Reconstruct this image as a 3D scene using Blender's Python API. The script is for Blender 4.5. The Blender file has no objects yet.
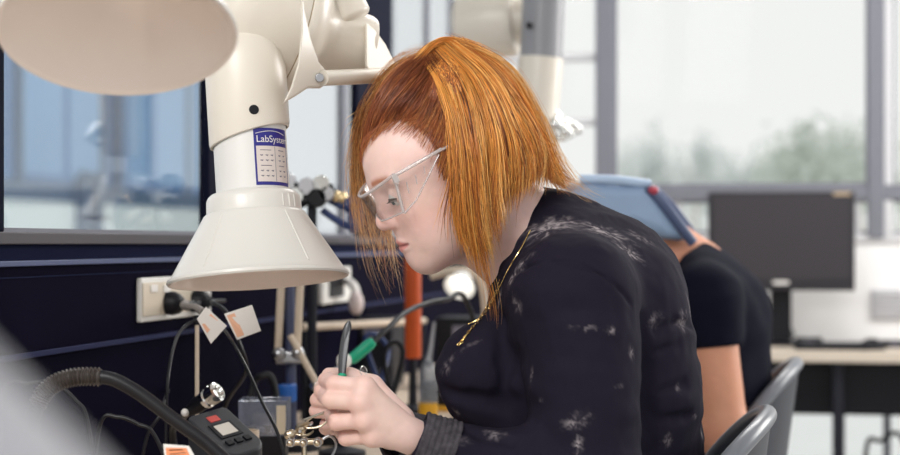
import bpy, math, random
import numpy as np
from mathutils import Vector, Matrix, noise

random.seed(7)
RNG = np.random.default_rng(7)
SC = bpy.context.scene
COL = SC.collection
PI = math.pi

# ------------------------------------------------------------------ camera
FPX = 1750.0                      # focal length in pixels for a 900 px wide frame
EYE = 1.11                        # camera height above the floor
HOR = 243.0                       # pixel row of the horizon
cam_d = bpy.data.cameras.new('camera')
cam = bpy.data.objects.new('camera', cam_d)
COL.objects.link(cam)
cam.location = (0, 0, EYE)
cam.rotation_euler = (PI / 2, 0, 0)
cam_d.sensor_width = 36.0
cam_d.lens = FPX * 36.0 / 900.0
cam_d.shift_y = (HOR - 227.5) / 900.0
cam_d.clip_start = 0.05
cam_d.dof.use_dof = True
cam_d.dof.focus_distance = 2.28
cam_d.dof.aperture_fstop = cam_d.lens / 1000.0 / 0.0185
SC.camera = cam

# ------------------------------------------------------------------ view, world and lights
SC.view_settings.view_transform = 'Standard'
SC.view_settings.look = 'None'
SC.view_settings.gamma = 1.0
SC.view_settings.exposure = 0.0
SC.view_settings.use_curve_mapping = False

w = bpy.data.worlds.new('world')
SC.world = w
w.use_nodes = True
bg = w.node_tree.nodes['Background']
bg.inputs[0].default_value = (0.90, 0.905, 0.895, 1)
bg.inputs[1].default_value = 1.01

def area(name, loc, target, size, sizey, power, color=(1, 1, 1)):
    l = bpy.data.lights.new(name, 'AREA')
    l.shape = 'RECTANGLE'
    l.size = size
    l.size_y = sizey
    l.energy = power
    l.color = color
    o = bpy.data.objects.new(name, l)
    COL.objects.link(o)
    o.location = loc
    d = Vector(target) - Vector(loc)
    o.rotation_euler = d.to_track_quat('-Z', 'Y').to_euler()
    return o

area('ceiling_panel_light', (-0.9, 0.6, 2.72), (-0.3, 2.4, 1.0), 1.6, 1.6, 100, (1.0, 0.985, 0.96))  # unseen key lamp, added and aimed at the woman to brighten her face
area('ceiling_panel_light', (0.9, 4.6, 2.72), (0.9, 4.6, 0), 1.2, 1.2, 42, (1.0, 0.98, 0.96))  # unseen lamp added overhead to brighten the white wall by the desk
area('window_daylight', (3.4, 4.3, 2.1), (0.1, 2.4, 1.2), 2.0, 1.4, 85, (1.0, 0.98, 0.95))  # added lamp for a bright rim on her hair; no window stands there

# ------------------------------------------------------------------ geometry helpers
def P(px, py, Y):
    """point of the place seen at a photo pixel, at distance Y from the camera"""
    return np.array([(px - 450.0) / FPX * Y, Y, EYE - (py - HOR) / FPX * Y])

WO = np.array([-1.034, 0.0, 0.0])             # left wall: origin, run, normal
WU = np.array([0.1867, 0.9824, 0.0])
WN = np.array([0.9824, -0.1867, 0.0])
def WL(s, d, z):
    return WO + WU * s + WN * d + np.array([0, 0, z])
def onwall(px, py, d=0.0):
    r = np.array([(px - 450.0) / FPX, 1.0, -(py - HOR) / FPX])
    c = np.array([0, 0, EYE])
    t = (d - WN.dot(c - WO)) / WN.dot(r)
    return c + r * t
SBACK = 6.4
def onback(px, py, d=0.0):
    """d = distance in front of the back wall"""
    r = np.array([(px - 450.0) / FPX, 1.0, -(py - HOR) / FPX])
    c = np.array([0, 0, EYE])
    t = (SBACK - d - WU.dot(c - WO)) / WU.dot(r)
    return c + r * t
def wl_coords(p):
    q = p - WO
    return WU.dot(q), WN.dot(q), p[2]
def unit(v):
    v = np.asarray(v, float)
    return v / np.linalg.norm(v)
def frame_from(axis, hint=(0, 0, 1)):
    z = unit(axis)
    h = np.asarray(hint, float)
    if abs(z.dot(unit(h))) > 0.97:
        h = np.array([1.0, 0, 0])
    x = unit(np.cross(h, z))
    y = np.cross(z, x)
    return x, y, z
WALLROT = np.array([WN, WU, [0, 0, 1.0]])      # rows: depth, run, up

def catmull(pts, n):
    pts = np.asarray(pts, float)
    m = len(pts)
    q = np.vstack([2 * pts[0] - pts[1], pts, 2 * pts[-1] - pts[-2]])
    t = np.linspace(0, m - 1 - 1e-9, n)
    i = t.astype(int)
    f = (t - i)[:, None]
    p0, p1, p2, p3 = q[i], q[i + 1], q[i + 2], q[i + 3]
    return 0.5 * (2 * p1 + (p2 - p0) * f + (2 * p0 - 5 * p1 + 4 * p2 - p3) * f ** 2 + (3 * p1 - p0 - 3 * p2 + p3) * f ** 3)

class MB:
    def __init__(self):
        self.v = []
        self.f = []
    def add(self, vs, fs):
        b = len(self.v)
        self.v.extend([tuple(map(float, x)) for x in vs])
        self.f.extend([tuple(i + b for i in f) for f in fs])
        return self
    def box(self, c, size, rot=None):
        c = np.asarray(c, float)
        hx, hy, hz = [s / 2 for s in size]
        vs = []
        for sx, sy, sz in ((-1, -1, -1), (1, -1, -1), (1, 1, -1), (-1, 1, -1), (-1, -1, 1), (1, -1, 1), (1, 1, 1), (-1, 1, 1)):
            l = np.array([sx * hx, sy * hy, sz * hz])
            vs.append(c + (l @ np.asarray(rot) if rot is not None else l))
        return self.add(vs, [(0, 3, 2, 1), (4, 5, 6, 7), (0, 1, 5, 4), (1, 2, 6, 5), (2, 3, 7, 6), (3, 0, 4, 7)])
    def tube(self, path, r, n=12, cap=True):
        path = np.asarray(path, float)
        m = len(path)
        r = np.full(m, r) if np.isscalar(r) else np.asarray(r, float)
        tang = np.gradient(path, axis=0)
        x, y, z = frame_from(tang[0])
        vs, fs = [], []
        for i in range(m):
            z = unit(tang[i])
            x = unit(x - z * x.dot(z))
            y = np.cross(z, x)
            for k in range(n):
                a = 2 * PI * k / n
                vs.append(path[i] + r[i] * (math.cos(a) * x + math.sin(a) * y))
        for i in range(m - 1):
            for k in range(n):
                k2 = (k + 1) % n
                fs.append((i * n + k, i * n + k2, (i + 1) * n + k2, (i + 1) * n + k))
        if cap:
            fs.append(tuple(range(n))[::-1])
            fs.append(tuple((m - 1) * n + k for k in range(n)))
        return self.add(vs, fs)
    def cyl(self, a, b, ra, rb=None, n=24):
        return self.tube([a, b], [ra, ra if rb is None else rb], n)
    def lathe(self, o, axis, prof, n=64, cap=False, hint=(0, 0, 1)):
        """prof: (radius, distance along axis)"""
        x, y, z = frame_from(axis, hint)
        o = np.asarray(o, float)
        vs, fs = [], []
        for r, h in prof:
            for k in range(n):
                a = 2 * PI * k / n
                vs.append(o + z * h + r * (math.cos(a) * x + math.sin(a) * y))
        m = len(prof)
        for i in range(m - 1):
            for k in range(n):
                k2 = (k + 1) % n
                fs.append((i * n + k, i * n + k2, (i + 1) * n + k2, (i + 1) * n + k))
        if cap:
            fs.append(tuple(range(n))[::-1])
            fs.append(tuple((m - 1) * n + k for k in range(n)))
        return self.add(vs, fs)
    def sphere(self, c, r, n=20, scale=(1, 1, 1), rot=None):
        c = np.asarray(c, float)
        vs, fs = [], []
        m = n // 2
        for i in range(m + 1):
            t = PI * i / m
            for k in range(n):
                a = 2 * PI * k / n
                l = np.array([math.sin(t) * math.cos(a) * scale[0], math.sin(t) * math.sin(a) * scale[1], math.cos(t) * scale[2]]) * r
                vs.append(c + (l @ np.asarray(rot) if rot is not None else l))
        for i in range(m):
            for k in range(n):
                k2 = (k + 1) % n
                fs.append((i * n + k, (i + 1) * n + k, (i + 1) * n + k2, i * n + k2))
        return self.add(vs, fs)
    def prism(self, poly, e):
        """closed outline (3D points) pushed along vector e"""
        poly = [np.asarray(p, float) for p in poly]
        n = len(poly)
        e = np.asarray(e, float)
        vs = poly + [p + e for p in poly]
        fs = [tuple(range(n))[::-1], tuple(range(n, 2 * n))]
        for k in range(n):
            k2 = (k + 1) % n
            fs.append((k, k2, n + k2, n + k))
        return self.add(vs, fs)
    def grid(self, pts, thick=None):
        """pts: array (m,n,3); with a thickness it becomes a closed sheet"""
        pts = np.asarray(pts, float)
        m, n = pts.shape[:2]
        if thick is None:
            return self.add(pts.reshape(-1, 3), [(i * n + k, i * n + k + 1, (i + 1) * n + k + 1, (i + 1) * n + k) for i in range(m - 1) for k in range(n - 1)])
        du = np.gradient(pts, axis=0)
        dv = np.gradient(pts, axis=1)
        nn = np.cross(du, dv)
        nn /= np.linalg.norm(nn, axis=2, keepdims=True) + 1e-12
        a = (pts + nn * thick / 2).reshape(-1, 3)
        b = (pts - nn * thick / 2).reshape(-1, 3)
        o = m * n
        fs = []
        for i in range(m - 1):
            for k in range(n - 1):
                q = (i * n + k, i * n + k + 1, (i + 1) * n + k + 1, (i + 1) * n + k)
                fs.append(q)
                fs.append(tuple(x + o for x in q[::-1]))
        for k in range(n - 1):
            fs.append((k, o + k, o + k + 1, k + 1))
            j = (m - 1) * n + k
            fs.append((j, j + 1, o + j + 1, o + j))
        for i in range(m - 1):
            j = i * n
            fs.append((j, j + n, o + j + n, o + j))
            j = i * n + n - 1
            fs.append((j, o + j, o + j + n, j + n))
        return self.add(np.vstack([a, b]), fs)
    def build(self, name, mat, parent=None, bevel=0, smooth=35, label=None):
        loc = np.zeros(3)
        if parent is not None:
            loc = np.array(parent['_o']) if '_o' in parent else loc
        me = bpy.data.meshes.new(name)
        me.from_pydata([tuple(np.asarray(v) - loc) for v in self.v], [], self.f)
        me.materials.append(mat)
        o = bpy.data.objects.new(name, me)
        COL.objects.link(o)
        if parent is not None:
            o.parent = parent
            o['_o'] = tuple(loc)
        import bmesh
        bm = bmesh.new()
        bm.from_mesh(me)
        bmesh.ops.recalc_face_normals(bm, faces=bm.faces)
        bm.to_mesh(me)
        bm.free()
        if smooth:
            me.shade_smooth()
            me.set_sharp_from_angle(angle=math.radians(smooth))
        if bevel:
            m = o.modifiers.new('bevel', 'BEVEL')
            m.width = bevel
            m.segments = 3
            m.limit_method = 'ANGLE'
        if label:
            o['label'] = label
        return o

def thing(name, label, cat, loc, group=None):
    o = bpy.data.objects.new(name, None)
    COL.objects.link(o)
    o.empty_display_size = 0.05
    o.location = tuple(map(float, loc))
    o['_o'] = tuple(map(float, loc))
    return tag(o, label, cat, group)
def tag(o, label, cat, group=None):
    o['label'] = label
    o['category'] = cat
    if group:
        o['group'] = group
    return o
def struct(o, label=None, cat=None):
    o['kind'] = 'structure'
    if label:
        o['label'] = label
    if cat:
        o['category'] = cat
    return o
def copy_tree(o, parent=None):
    kids = list(o.children)
    c = o.copy()
    COL.objects.link(c)
    if parent is not None:
        c.parent = parent
    for ch in kids:
        copy_tree(ch, c)
    return c

# ------------------------------------------------------------------ materials
MATS = {}
def mat(name, color, rough=0.5, metal=0.0, spec=0.5, noise_amt=0.0, noise_scale=40, bump=0.0, bump_scale=200, sss=0.0, attr=None, coat=0.0, trans=0.0, emit=None, estr=0.0, aniso=0.0):
    if name in MATS:
        return MATS[name]
    m = bpy.data.materials.new(name)
    m.use_nodes = True
    nt = m.node_tree
    b = nt.nodes['Principled BSDF']
    b.inputs['Base Color'].default_value = (*color, 1)
    b.inputs['Roughness'].default_value = rough
    b.inputs['Metallic'].default_value = metal
    b.inputs['Specular IOR Level'].default_value = spec
    if coat:
        b.inputs['Coat Weight'].default_value = coat
        b.inputs['Coat Roughness'].default_value = 0.08
    if trans:
        b.inputs['Transmission Weight'].default_value = trans
    if sss:
        b.inputs['Subsurface Weight'].default_value = sss
        b.inputs['Subsurface Radius'].default_value = (0.012, 0.004, 0.002)
        b.inputs['Subsurface Scale'].default_value = 1.0
    if aniso:
        b.inputs['Anisotropic'].default_value = aniso
    if emit:
        b.inputs['Emission Color'].default_value = (*emit, 1)
        b.inputs['Emission Strength'].default_value = estr
    tc = nt.nodes.new('ShaderNodeTexCoord')
    src = None
    if attr:
        a = nt.nodes.new('ShaderNodeAttribute')
        a.attribute_name = attr
        src = a.outputs['Color']
        nt.links.new(src, b.inputs['Base Color'])
    if noise_amt:
        n = nt.nodes.new('ShaderNodeTexNoise')
        n.inputs['Scale'].default_value = noise_scale
        n.inputs['Detail'].default_value = 5
        nt.links.new(tc.outputs['Object'], n.inputs['Vector'])
        r = nt.nodes.new('ShaderNodeMapRange')
        r.inputs['To Min'].default_value = 1 - noise_amt
        r.inputs['To Max'].default_value = 1 + noise_amt
        nt.links.new(n.outputs['Fac'], r.inputs['Value'])
        mx = nt.nodes.new('ShaderNodeMix')
        mx.data_type = 'RGBA'
        mx.blend_type = 'MULTIPLY'
        mx.inputs[0].default_value = 1.0
        if src is not None:
            nt.links.new(src, mx.inputs[6])
        else:
            mx.inputs[6].default_value = (*color, 1)
        nt.links.new(r.outputs['Result'], mx.inputs[7])
        nt.links.new(mx.outputs[2], b.inputs['Base Color'])
    if bump:
        n = nt.nodes.new('ShaderNodeTexNoise')
        n.inputs['Scale'].default_value = bump_scale
        n.inputs['Detail'].default_value = 3
        nt.links.new(tc.outputs['Object'], n.inputs['Vector'])
        bp = nt.nodes.new('ShaderNodeBump')
        bp.inputs['Strength'].default_value = bump
        bp.inputs['Distance'].default_value = 0.001
        nt.links.new(n.outputs['Fac'], bp.inputs['Height'])
        nt.links.new(bp.outputs['Normal'], b.inputs['Normal'])
    MATS[name] = m
    return m

def glass(name, tint=(0.95, 0.97, 0.97), refl=0.06, rough=0.0, facing=True, body=0.0, bodycol=(1, 1, 1)):
    m = bpy.data.materials.new(name)
    m.use_nodes = True
    nt = m.node_tree
    nt.nodes.clear()
    out = nt.nodes.new('ShaderNodeOutputMaterial')
    t = nt.nodes.new('ShaderNodeBsdfTransparent')
    t.inputs[0].default_value = (*tint, 1)
    g = nt.nodes.new('ShaderNodeBsdfGlossy')
    g.inputs['Roughness'].default_value = rough
    mx = nt.nodes.new('ShaderNodeMixShader')
    if facing:
        lw = nt.nodes.new('ShaderNodeLayerWeight')
        lw.inputs['Blend'].default_value = 0.35
        mr = nt.nodes.new('ShaderNodeMapRange')
        mr.inputs['To Min'].default_value = refl
        mr.inputs['To Max'].default_value = 0.9
        pw = nt.nodes.new('ShaderNodeMath')
        pw.operation = 'POWER'
        pw.inputs[1].default_value = 2.5
        nt.links.new(lw.outputs['Facing'], pw.inputs[0])
        nt.links.new(pw.outputs[0], mr.inputs['Value'])
        nt.links.new(mr.outputs['Result'], mx.inputs[0])
    else:
        mx.inputs[0].default_value = refl
    nt.links.new(t.outputs[0], mx.inputs[1])
    nt.links.new(g.outputs[0], mx.inputs[2])
    last = mx.outputs[0]
    if body:
        d = nt.nodes.new('ShaderNodeBsdfDiffuse')
        d.inputs[0].default_value = (*bodycol, 1)
        m2 = nt.nodes.new('ShaderNodeMixShader')
        m2.inputs[0].default_value = body
        nt.links.new(last, m2.inputs[1])
        nt.links.new(d.outputs[0], m2.inputs[2])
        last = m2.outputs[0]
    nt.links.new(last, out.inputs['Surface'])
    return m

M_hoodw = mat('hood_white', (0.71, 0.685, 0.645), 0.3, spec=0.45, coat=0.1)
M_cream = mat('cream_plastic', (0.74, 0.68, 0.595), 0.33, spec=0.45, coat=0.08)
M_cream_tube = mat('pale_tube', (0.74, 0.725, 0.70), 0.3, spec=0.5)
M_cream_in = mat('hood_inside', (0.88, 0.77, 0.70), 0.25, coat=0.2)
M_black = mat('black_plastic', (0.006, 0.006, 0.009), 0.42, spec=0.25)
M_rubber = mat('black_rubber', (0.007, 0.007, 0.010), 0.4, spec=0.35, noise_amt=0.2, noise_scale=90)
M_dark = mat('dark_panel', (0.0048, 0.0042, 0.0125), 0.6, spec=0.008, noise_amt=0.15, noise_scale=6)
M_navy = mat('navy_panel', (0.012, 0.0145, 0.040), 0.6, spec=0.01)
M_strip = mat('blue_grey_strip', (0.075, 0.095, 0.19), 0.4, spec=0.2)
M_lineblue = mat('blue_line', (0.024, 0.028, 0.072), 0.5, spec=0.03)
M_sill = mat('sill_grey', (0.062, 0.056, 0.066), 0.45, spec=0.25)
M_frame = mat('window_frame_grey', (0.20, 0.205, 0.24), 0.5, spec=0.2, noise_amt=0.05)
M_framedark = mat('dark_window_post', (0.006, 0.007, 0.018), 0.5, spec=0.02)
M_white = mat('white_plastic', (0.78, 0.77, 0.74), 0.35)
M_whitewall = mat('white_spandrel', (0.90, 0.90, 0.91), 0.5)
M_chrome = mat('chrome', (0.78, 0.78, 0.76), 0.16, metal=1.0)
M_steel = mat('brushed_steel', (0.42, 0.42, 0.44), 0.34, metal=1.0)
M_brass = mat('nickel_brass', (0.62, 0.53, 0.40), 0.28, metal=1.0)
M_gold = mat('gold', (0.85, 0.62, 0.26), 0.22, metal=1.0)
M_beige = mat('beige_rod', (0.56, 0.46, 0.36), 0.35)
M_bench = mat('bench_top', (0.66, 0.54, 0.43), 0.4, noise_amt=0.12, noise_scale=12)
M_orange = mat('orange_plastic', (0.55, 0.09, 0.02), 0.45, spec=0.3)
M_green = mat('green_grip', (0.0, 0.36, 0.20), 0.4)
M_blue = mat('blue_plastic', (0.02, 0.12, 0.45), 0.35)
M_yellow = mat('yellow_plastic', (0.80, 0.42, 0.02), 0.4)
M_label = mat('label_white', (0.80, 0.77, 0.74), 0.5)
M_labelor = mat('label_orange', (0.82, 0.30, 0.14), 0.5)
M_labelpeach = mat('label_peach', (0.85, 0.48, 0.32), 0.5)
M_labelblue = mat('label_blue', (0.02, 0.018, 0.22), 0.4)
M_ink = mat('grey_ink', (0.20, 0.19, 0.24), 0.6)
M_charcoal = mat('charcoal_metal', (0.014, 0.015, 0.022), 0.45, spec=0.2)
M_pane = glass('window_glass', (0.99, 0.995, 0.99), 0.0015)
M_paneleft = glass('left_window_glass', (0.95, 0.975, 1.0), 0.022)

# ------------------------------------------------------------------ rounded body shapes: distance fields turned into meshes
class Field:
    def __init__(self):
        self.p = []
    def cap(self, a, b, ra, rb=None, k=0.02, op=1):
        rb = ra if rb is None else rb
        self.p.append(('c', np.asarray(a, float), np.asarray(b, float), ra, rb, k, op))
        return self
    def ell(self, c, r, R=None, k=0.02, op=1):
        self.p.append(('e', np.asarray(c, float), np.asarray(r, float), np.eye(3) if R is None else np.asarray(R, float), None, k, op))
        return self
    def cyl(self, a, b, ra, rb=None, k=0.01, op=1, rnd=0.003):
        rb = ra if rb is None else rb
        self.p.append(('y', np.asarray(a, float), np.asarray(b, float), ra, rb, k, op, rnd))
        return self
    def dist1(self, q, X):
        if q[0] == 'c':
            a, b = q[1], q[2]
            ba = b - a
            pa = X - a
            h = np.clip(pa @ ba / max(ba.dot(ba), 1e-12), 0, 1)
            return np.linalg.norm(pa - h[..., None] * ba, axis=-1) - (q[3] + (q[4] - q[3]) * h)
        if q[0] == 'e':
            l = (X - q[1]) @ q[3].T
            k0 = np.linalg.norm(l / q[2], axis=-1)
            k1 = np.linalg.norm(l / (q[2] ** 2), axis=-1)
            return np.where(k1 > 1e-9, k0 * (k0 - 1) / np.maximum(k1, 1e-9), -q[2].min())
        a, b = q[1], q[2]
        L = np.linalg.norm(b - a)
        z = (b - a) / L
        pa = X - a
        h = pa @ z
        rr = np.linalg.norm(pa - h[..., None] * z, axis=-1)
        rad = q[3] + (q[4] - q[3]) * np.clip(h / L, 0, 1)
        dx = rr - rad + q[7]
        dy = np.abs(h - L / 2) - L / 2 + q[7]
        return np.minimum(np.maximum(dx, dy), 0) + np.sqrt(np.maximum(dx, 0) ** 2 + np.maximum(dy, 0) ** 2) - q[7]
    @staticmethod
    def comb(d, e, k, op):
        if op == 1:
            h = np.maximum(k - np.abs(d - e), 0) / k
            return np.minimum(d, e) - h * h * k * 0.25
        e = -e
        h = np.maximum(k - np.abs(d - e), 0) / k
        return np.maximum(d, e) + h * h * k * 0.25
    def __call__(self, X):
        d = np.full(X.shape[:-1], 0.3)
        for q in self.p:
            d = self.comb(d, self.dist1(q, X), q[5], q[6])
        return d
    def trace(self, px, py, ymin=1.6, ymax=3.2):
        r = np.array([(px - 450.0) / FPX, 1.0, -(py - HOR) / FPX])
        o = np.array([0, 0, EYE])
        t = ymin
        for _ in range(220):
            d = float(self((o + r * t)[None])[0])
            if d < 0.0004:
                break
            t += d * 0.7
            if t > ymax:
                return None
        return o + r * t
    def bounds(self, pad):
        lo = np.full(3, 1e9)
        hi = -lo
        for q in self.p:
            if q[6] != 1:
                continue
            if q[0] == 'e':
                m = q[2].max()
                lo = np.minimum(lo, q[1] - m)
                hi = np.maximum(hi, q[1] + m)
            else:
                m = max(q[3], q[4])
                lo = np.minimum(lo, np.minimum(q[1], q[2]) - m)
                hi = np.maximum(hi, np.maximum(q[1], q[2]) + m)
        return lo - pad, hi + pad
    def mesh(self, h, extra=None, zmin=None):
        """surface nets over the blocks that the surface passes through"""
        B = 16
        lo, hi = self.bounds(3 * h + 0.01)
        if zmin is not None:
            lo[2] = max(lo[2], zmin)
        nb = np.ceil((hi - lo) / (h * B)).astype(int)
        bi = np.stack(np.meshgrid(*[np.arange(n) for n in nb], indexing='ij'), -1).reshape(-1, 3)
        cen = lo + (bi + 0.5) * (B * h)
        half = B * h * 0.5 * math.sqrt(3)
        dc = self(cen)
        keep = np.abs(dc) < half * 1.7 + 0.012
        bi, cen = bi[keep], cen[keep]
        G = nb * B + 2
        def lin(i):
            return (i[..., 0].astype(np.int64) * G[1] + i[..., 1]) * G[2] + i[..., 2]
        off = np.stack(np.meshgrid(*[np.arange(B + 1)] * 3, indexing='ij'), -1)
        VP, VK, Q = [], [], []
        CH = 160
        for c0 in range(0, len(bi), CH):
            b = bi[c0:c0 + CH]
            ce = cen[c0:c0 + CH]
            idx = b[:, None, None, None, :] * B + off
            X = lo + idx * h
            D = np.full(X.shape[:-1], 0.3)
            for q in self.p:
                dq = self.dist1(q, ce)
                s = np.where(dq < half * 1.5 + q[5] + 0.02)[0]
                if len(s):
                    D[s] = self.comb(D[s], self.dist1(q, X[s]), q[5], q[6])
            if extra is not None:
                D = D + extra(X)
            neg = D < 0
            cnt = np.zeros((len(b), B, B, B), int)
            acc = np.zeros((len(b), B, B, B, 3))
            num = np.zeros((len(b), B, B, B))
            cs = [(i, j, k) for i in (0, 1) for j in (0, 1) for k in (0, 1)]
            def sub(A, o):
                return A[:, o[0]:o[0] + B, o[1]:o[1] + B, o[2]:o[2] + B]
            for o in cs:
                cnt += sub(neg, o)
            for o in cs:
                for ax in range(3):
                    if o[ax] == 1:
                        continue
                    o2 = list(o)
                    o2[ax] = 1
                    d0, d1 = sub(D, o), sub(D, o2)
                    cr = (d0 < 0) != (d1 < 0)
                    t = np.where(cr, d0 / np.where(cr, d0 - d1, 1), 0)
                    for a2 in range(3):
                        acc[..., a2] += np.where(cr, o[a2] + (t if a2 == ax else 0), 0)
                    num += cr
            act = (cnt > 0) & (cnt < 8)
            w_ = np.where(act)
            cell = idx[:, :B, :B, :B][w_]
            VP.append(lo + (cell + acc[w_] / num[w_][:, None]) * h)
            VK.append(lin(cell))
            for ax in range(3):
                o2 = [0, 0, 0]
                o2[ax] = 1
                n0, n1 = sub(neg, (0, 0, 0)), sub(neg, o2)
                e = np.where(n0 != n1)
                if not len(e[0]):
                    continue
                node = idx[:, :B, :B, :B][e]
                fl = n0[e]
                a1, a2 = [(1, 2), (2, 0), (0, 1)][ax]
                u = np.zeros(3, int); u[a1] = 1
                v = np.zeros(3, int); v[a2] = 1
                q4 = np.stack([lin(node - u - v), lin(node - v), lin(node), lin(node - u)], 1)
                q4[~fl] = q4[~fl][:, ::-1]
                Q.append(q4)
        V = np.vstack(VP)
        K = np.concatenate(VK)
        srt = np.argsort(K)
        V, K = V[srt], K[srt]
        Q = np.vstack(Q)
        pos = np.clip(np.searchsorted(K, Q), 0, len(K) - 1)
        ok = (K[pos] == Q).all(1)
        return V, pos[ok]

def relax(V, F, it=2, lam=0.5):
    n = len(V)
    e = np.vstack([F[:, [0, 1]], F[:, [1, 2]], F[:, [2, 3]], F[:, [3, 0]]])
    deg = np.bincount(e.ravel(), minlength=n).astype(float)
    for _ in range(it):
        S = np.zeros_like(V)
        for a in range(3):
            S[:, a] = np.bincount(e[:, 0], V[e[:, 1], a], n) + np.bincount(e[:, 1], V[e[:, 0], a], n)
        V = V + lam * (S / np.maximum(deg, 1)[:, None] - V)
    return V

def quads(name, V, F, material, parent=None, color=None, attr='Col'):
    loc = np.array(parent['_o']) if parent is not None and '_o' in parent else np.zeros(3)
    me = bpy.data.meshes.new(name)
    me.vertices.add(len(V))
    me.vertices.foreach_set('co', (V - loc).astype(np.float32).ravel())
    k = F.shape[1]
    me.loops.add(F.size)
    me.loops.foreach_set('vertex_index', F.astype(np.int32).ravel())
    me.polygons.add(len(F))
    me.polygons.foreach_set('loop_start', np.arange(0, F.size, k, dtype=np.int32))
    me.polygons.foreach_set('loop_total', np.full(len(F), k, dtype=np.int32))
    me.update(calc_edges=True)
    me.validate()
    me.shade_smooth()
    me.materials.append(material)
    if color is not None:
        a = me.color_attributes.new(attr, 'FLOAT_COLOR', 'POINT')
        c = np.ones((len(V), 4), np.float32)
        c[:, :3] = color
        a.data.foreach_set('color', c.ravel())
    o = bpy.data.objects.new(name, me)
    COL.objects.link(o)
    if parent is not None:
        o.parent = parent
        o['_o'] = tuple(loc)
    return o

def vnoise(X, scale, seed=0):
    """cheap smooth value noise, vectorised"""
    X = np.asarray(X) * scale + seed * 17.3
    i = np.floor(X).astype(np.int64)
    f = X - i
    f = f * f * (3 - 2 * f)
    def hsh(a):
        n = (a[..., 0] * 374761393 + a[..., 1] * 668265263 + (a[..., 2] * 2147483647 if a.shape[-1] > 2 else 0)) & 0x7fffffff
        n = ((n ^ (n >> 13)) * 1274126177) & 0x7fffffff
        return ((n ^ (n >> 16)) & 0xffff) / 65535.0
    r = 0
    nd = X.shape[-1]
    for c in range(2 ** nd):
        o = np.array([(c >> a) & 1 for a in range(nd)])
        wgt = np.prod(np.where(o, f, 1 - f), axis=-1)
        r = r + wgt * hsh(i + o)
    return r

# ================================================================== the setting
floor = MB().box((1.2, 3.5, -0.03), (9, 11, 0.06)).build('floor', mat('grey_vinyl', (0.48, 0.47, 0.46), 0.4, noise_amt=0.12, noise_scale=5), smooth=0)
struct(floor)
ceil_ = MB().box((1.2, 3.2, 2.83), (7.6, 6.9, 0.06)).build('ceiling', mat('ceiling_tile', (0.75, 0.75, 0.74), 0.7), smooth=0)
struct(ceil_)

# left wall: dark panels, rail, sill, glazing above.  d = distance out from the wall plane
S0, S1 = -0.3, 6.4
def wbox(m, s0, s1, z0, z1, d0=-0.06, d1=0.0):
    m.box(WL((s0 + s1) / 2, (d0 + d1) / 2, (z0 + z1) / 2), (d1 - d0, s1 - s0, z1 - z0), WALLROT)
    return m
z_sill = 1.1245
z_strip = EYE - 0.0262
z_lineA = EYE - 0.151
wall = wbox(MB(), S0, S1, 0, z_lineA - 0.004, -0.12, 0.0)
wall = wall.build('wall_left', M_dark, smooth=0)
struct(wall)
o = wbox(MB(), S0, S1, z_lineA - 0.0035, z_strip, -0.12, 0.012).build('dark_panel', M_dark, smooth=0, bevel=0.002)
o.parent = wall
o = wbox(MB(), S0, S1, z_strip, z_sill - 0.016, -0.12, 0.004).build('navy_panel', M_navy, smooth=0)
o.parent = wall
o = wbox(MB(), S0, S1, z_strip - 0.005, z_strip + 0.0025, 0.0, 0.022).build('trim_1', M_strip, smooth=0, bevel=0.0015)
struct(o)
o = wbox(MB(), S0, S1, z_lineA - 0.005, z_lineA + 0.003, 0.0, 0.016).build('trim_2', M_lineblue, smooth=0, bevel=0.0015)
struct(o)
o = wbox(MB(), S0, S1, z_strip - 0.021, z_strip - 0.019, 0.0, 0.0135).build('trim_3', M_navy, smooth=0)
struct(o)
o = wbox(MB(), S0, S1, z_sill - 0.0165, z_sill, -0.10, 0.02).build('trim_4', M_sill, smooth=0, bevel=0.002)
struct(o)
# glazing of the left wall: window openings between posts (s positions from photo columns)
def s_at(px, d=-0.004):
    return wl_coords(onwall(px, 150, d))[0]
posts = [(-26, 2), (207, 216), (356, 391)]
edges = [S0] + [x for a, b in posts for x in (s_at(a), s_at(b))] + [S1]
head_z = 2.55
for i in range(3):
    a, b = s_at(posts[i][0]), s_at(posts[i][1])
    o = wbox(MB(), a, b, z_sill, 2.8, -0.02, 0.0).build('trim_%d' % (5 + i), M_framedark, smooth=0, bevel=0.003)
    struct(o)
o = wbox(MB(), S0, S1, head_z, 2.8, -0.10, 0.0).build('wall_left_head', M_dark, smooth=0)
o.parent = wall
spans = [(s_at(2), s_at(207)), (s_at(216), s_at(356)), (s_at(391), S1)]
for i, (a, b) in enumerate(spans):
    fr = wbox(wbox(MB(), a, b, z_sill, z_sill + 0.006, -0.02, -0.004), a, b, head_z - 0.03, head_z, -0.02, -0.004)
    if i == 1:
        m_ = s_at(343)
        wbox(fr, m_, m_ + 0.05, z_sill, head_z, -0.02, -0.004)
    if i == 2:
        for px in (428, 452):
            m_ = s_at(px)
            wbox(fr, m_, m_ + 0.03, z_sill, head_z, -0.02, -0.004)
    fr = fr.build('window_%d' % (i + 1), M_frame, smooth=0)
    struct(fr)
    pn = wbox(MB(), a, b, z_sill, head_z, -0.014, -0.009).build('pane', M_paneleft, smooth=0)
    pn.parent = fr

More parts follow.
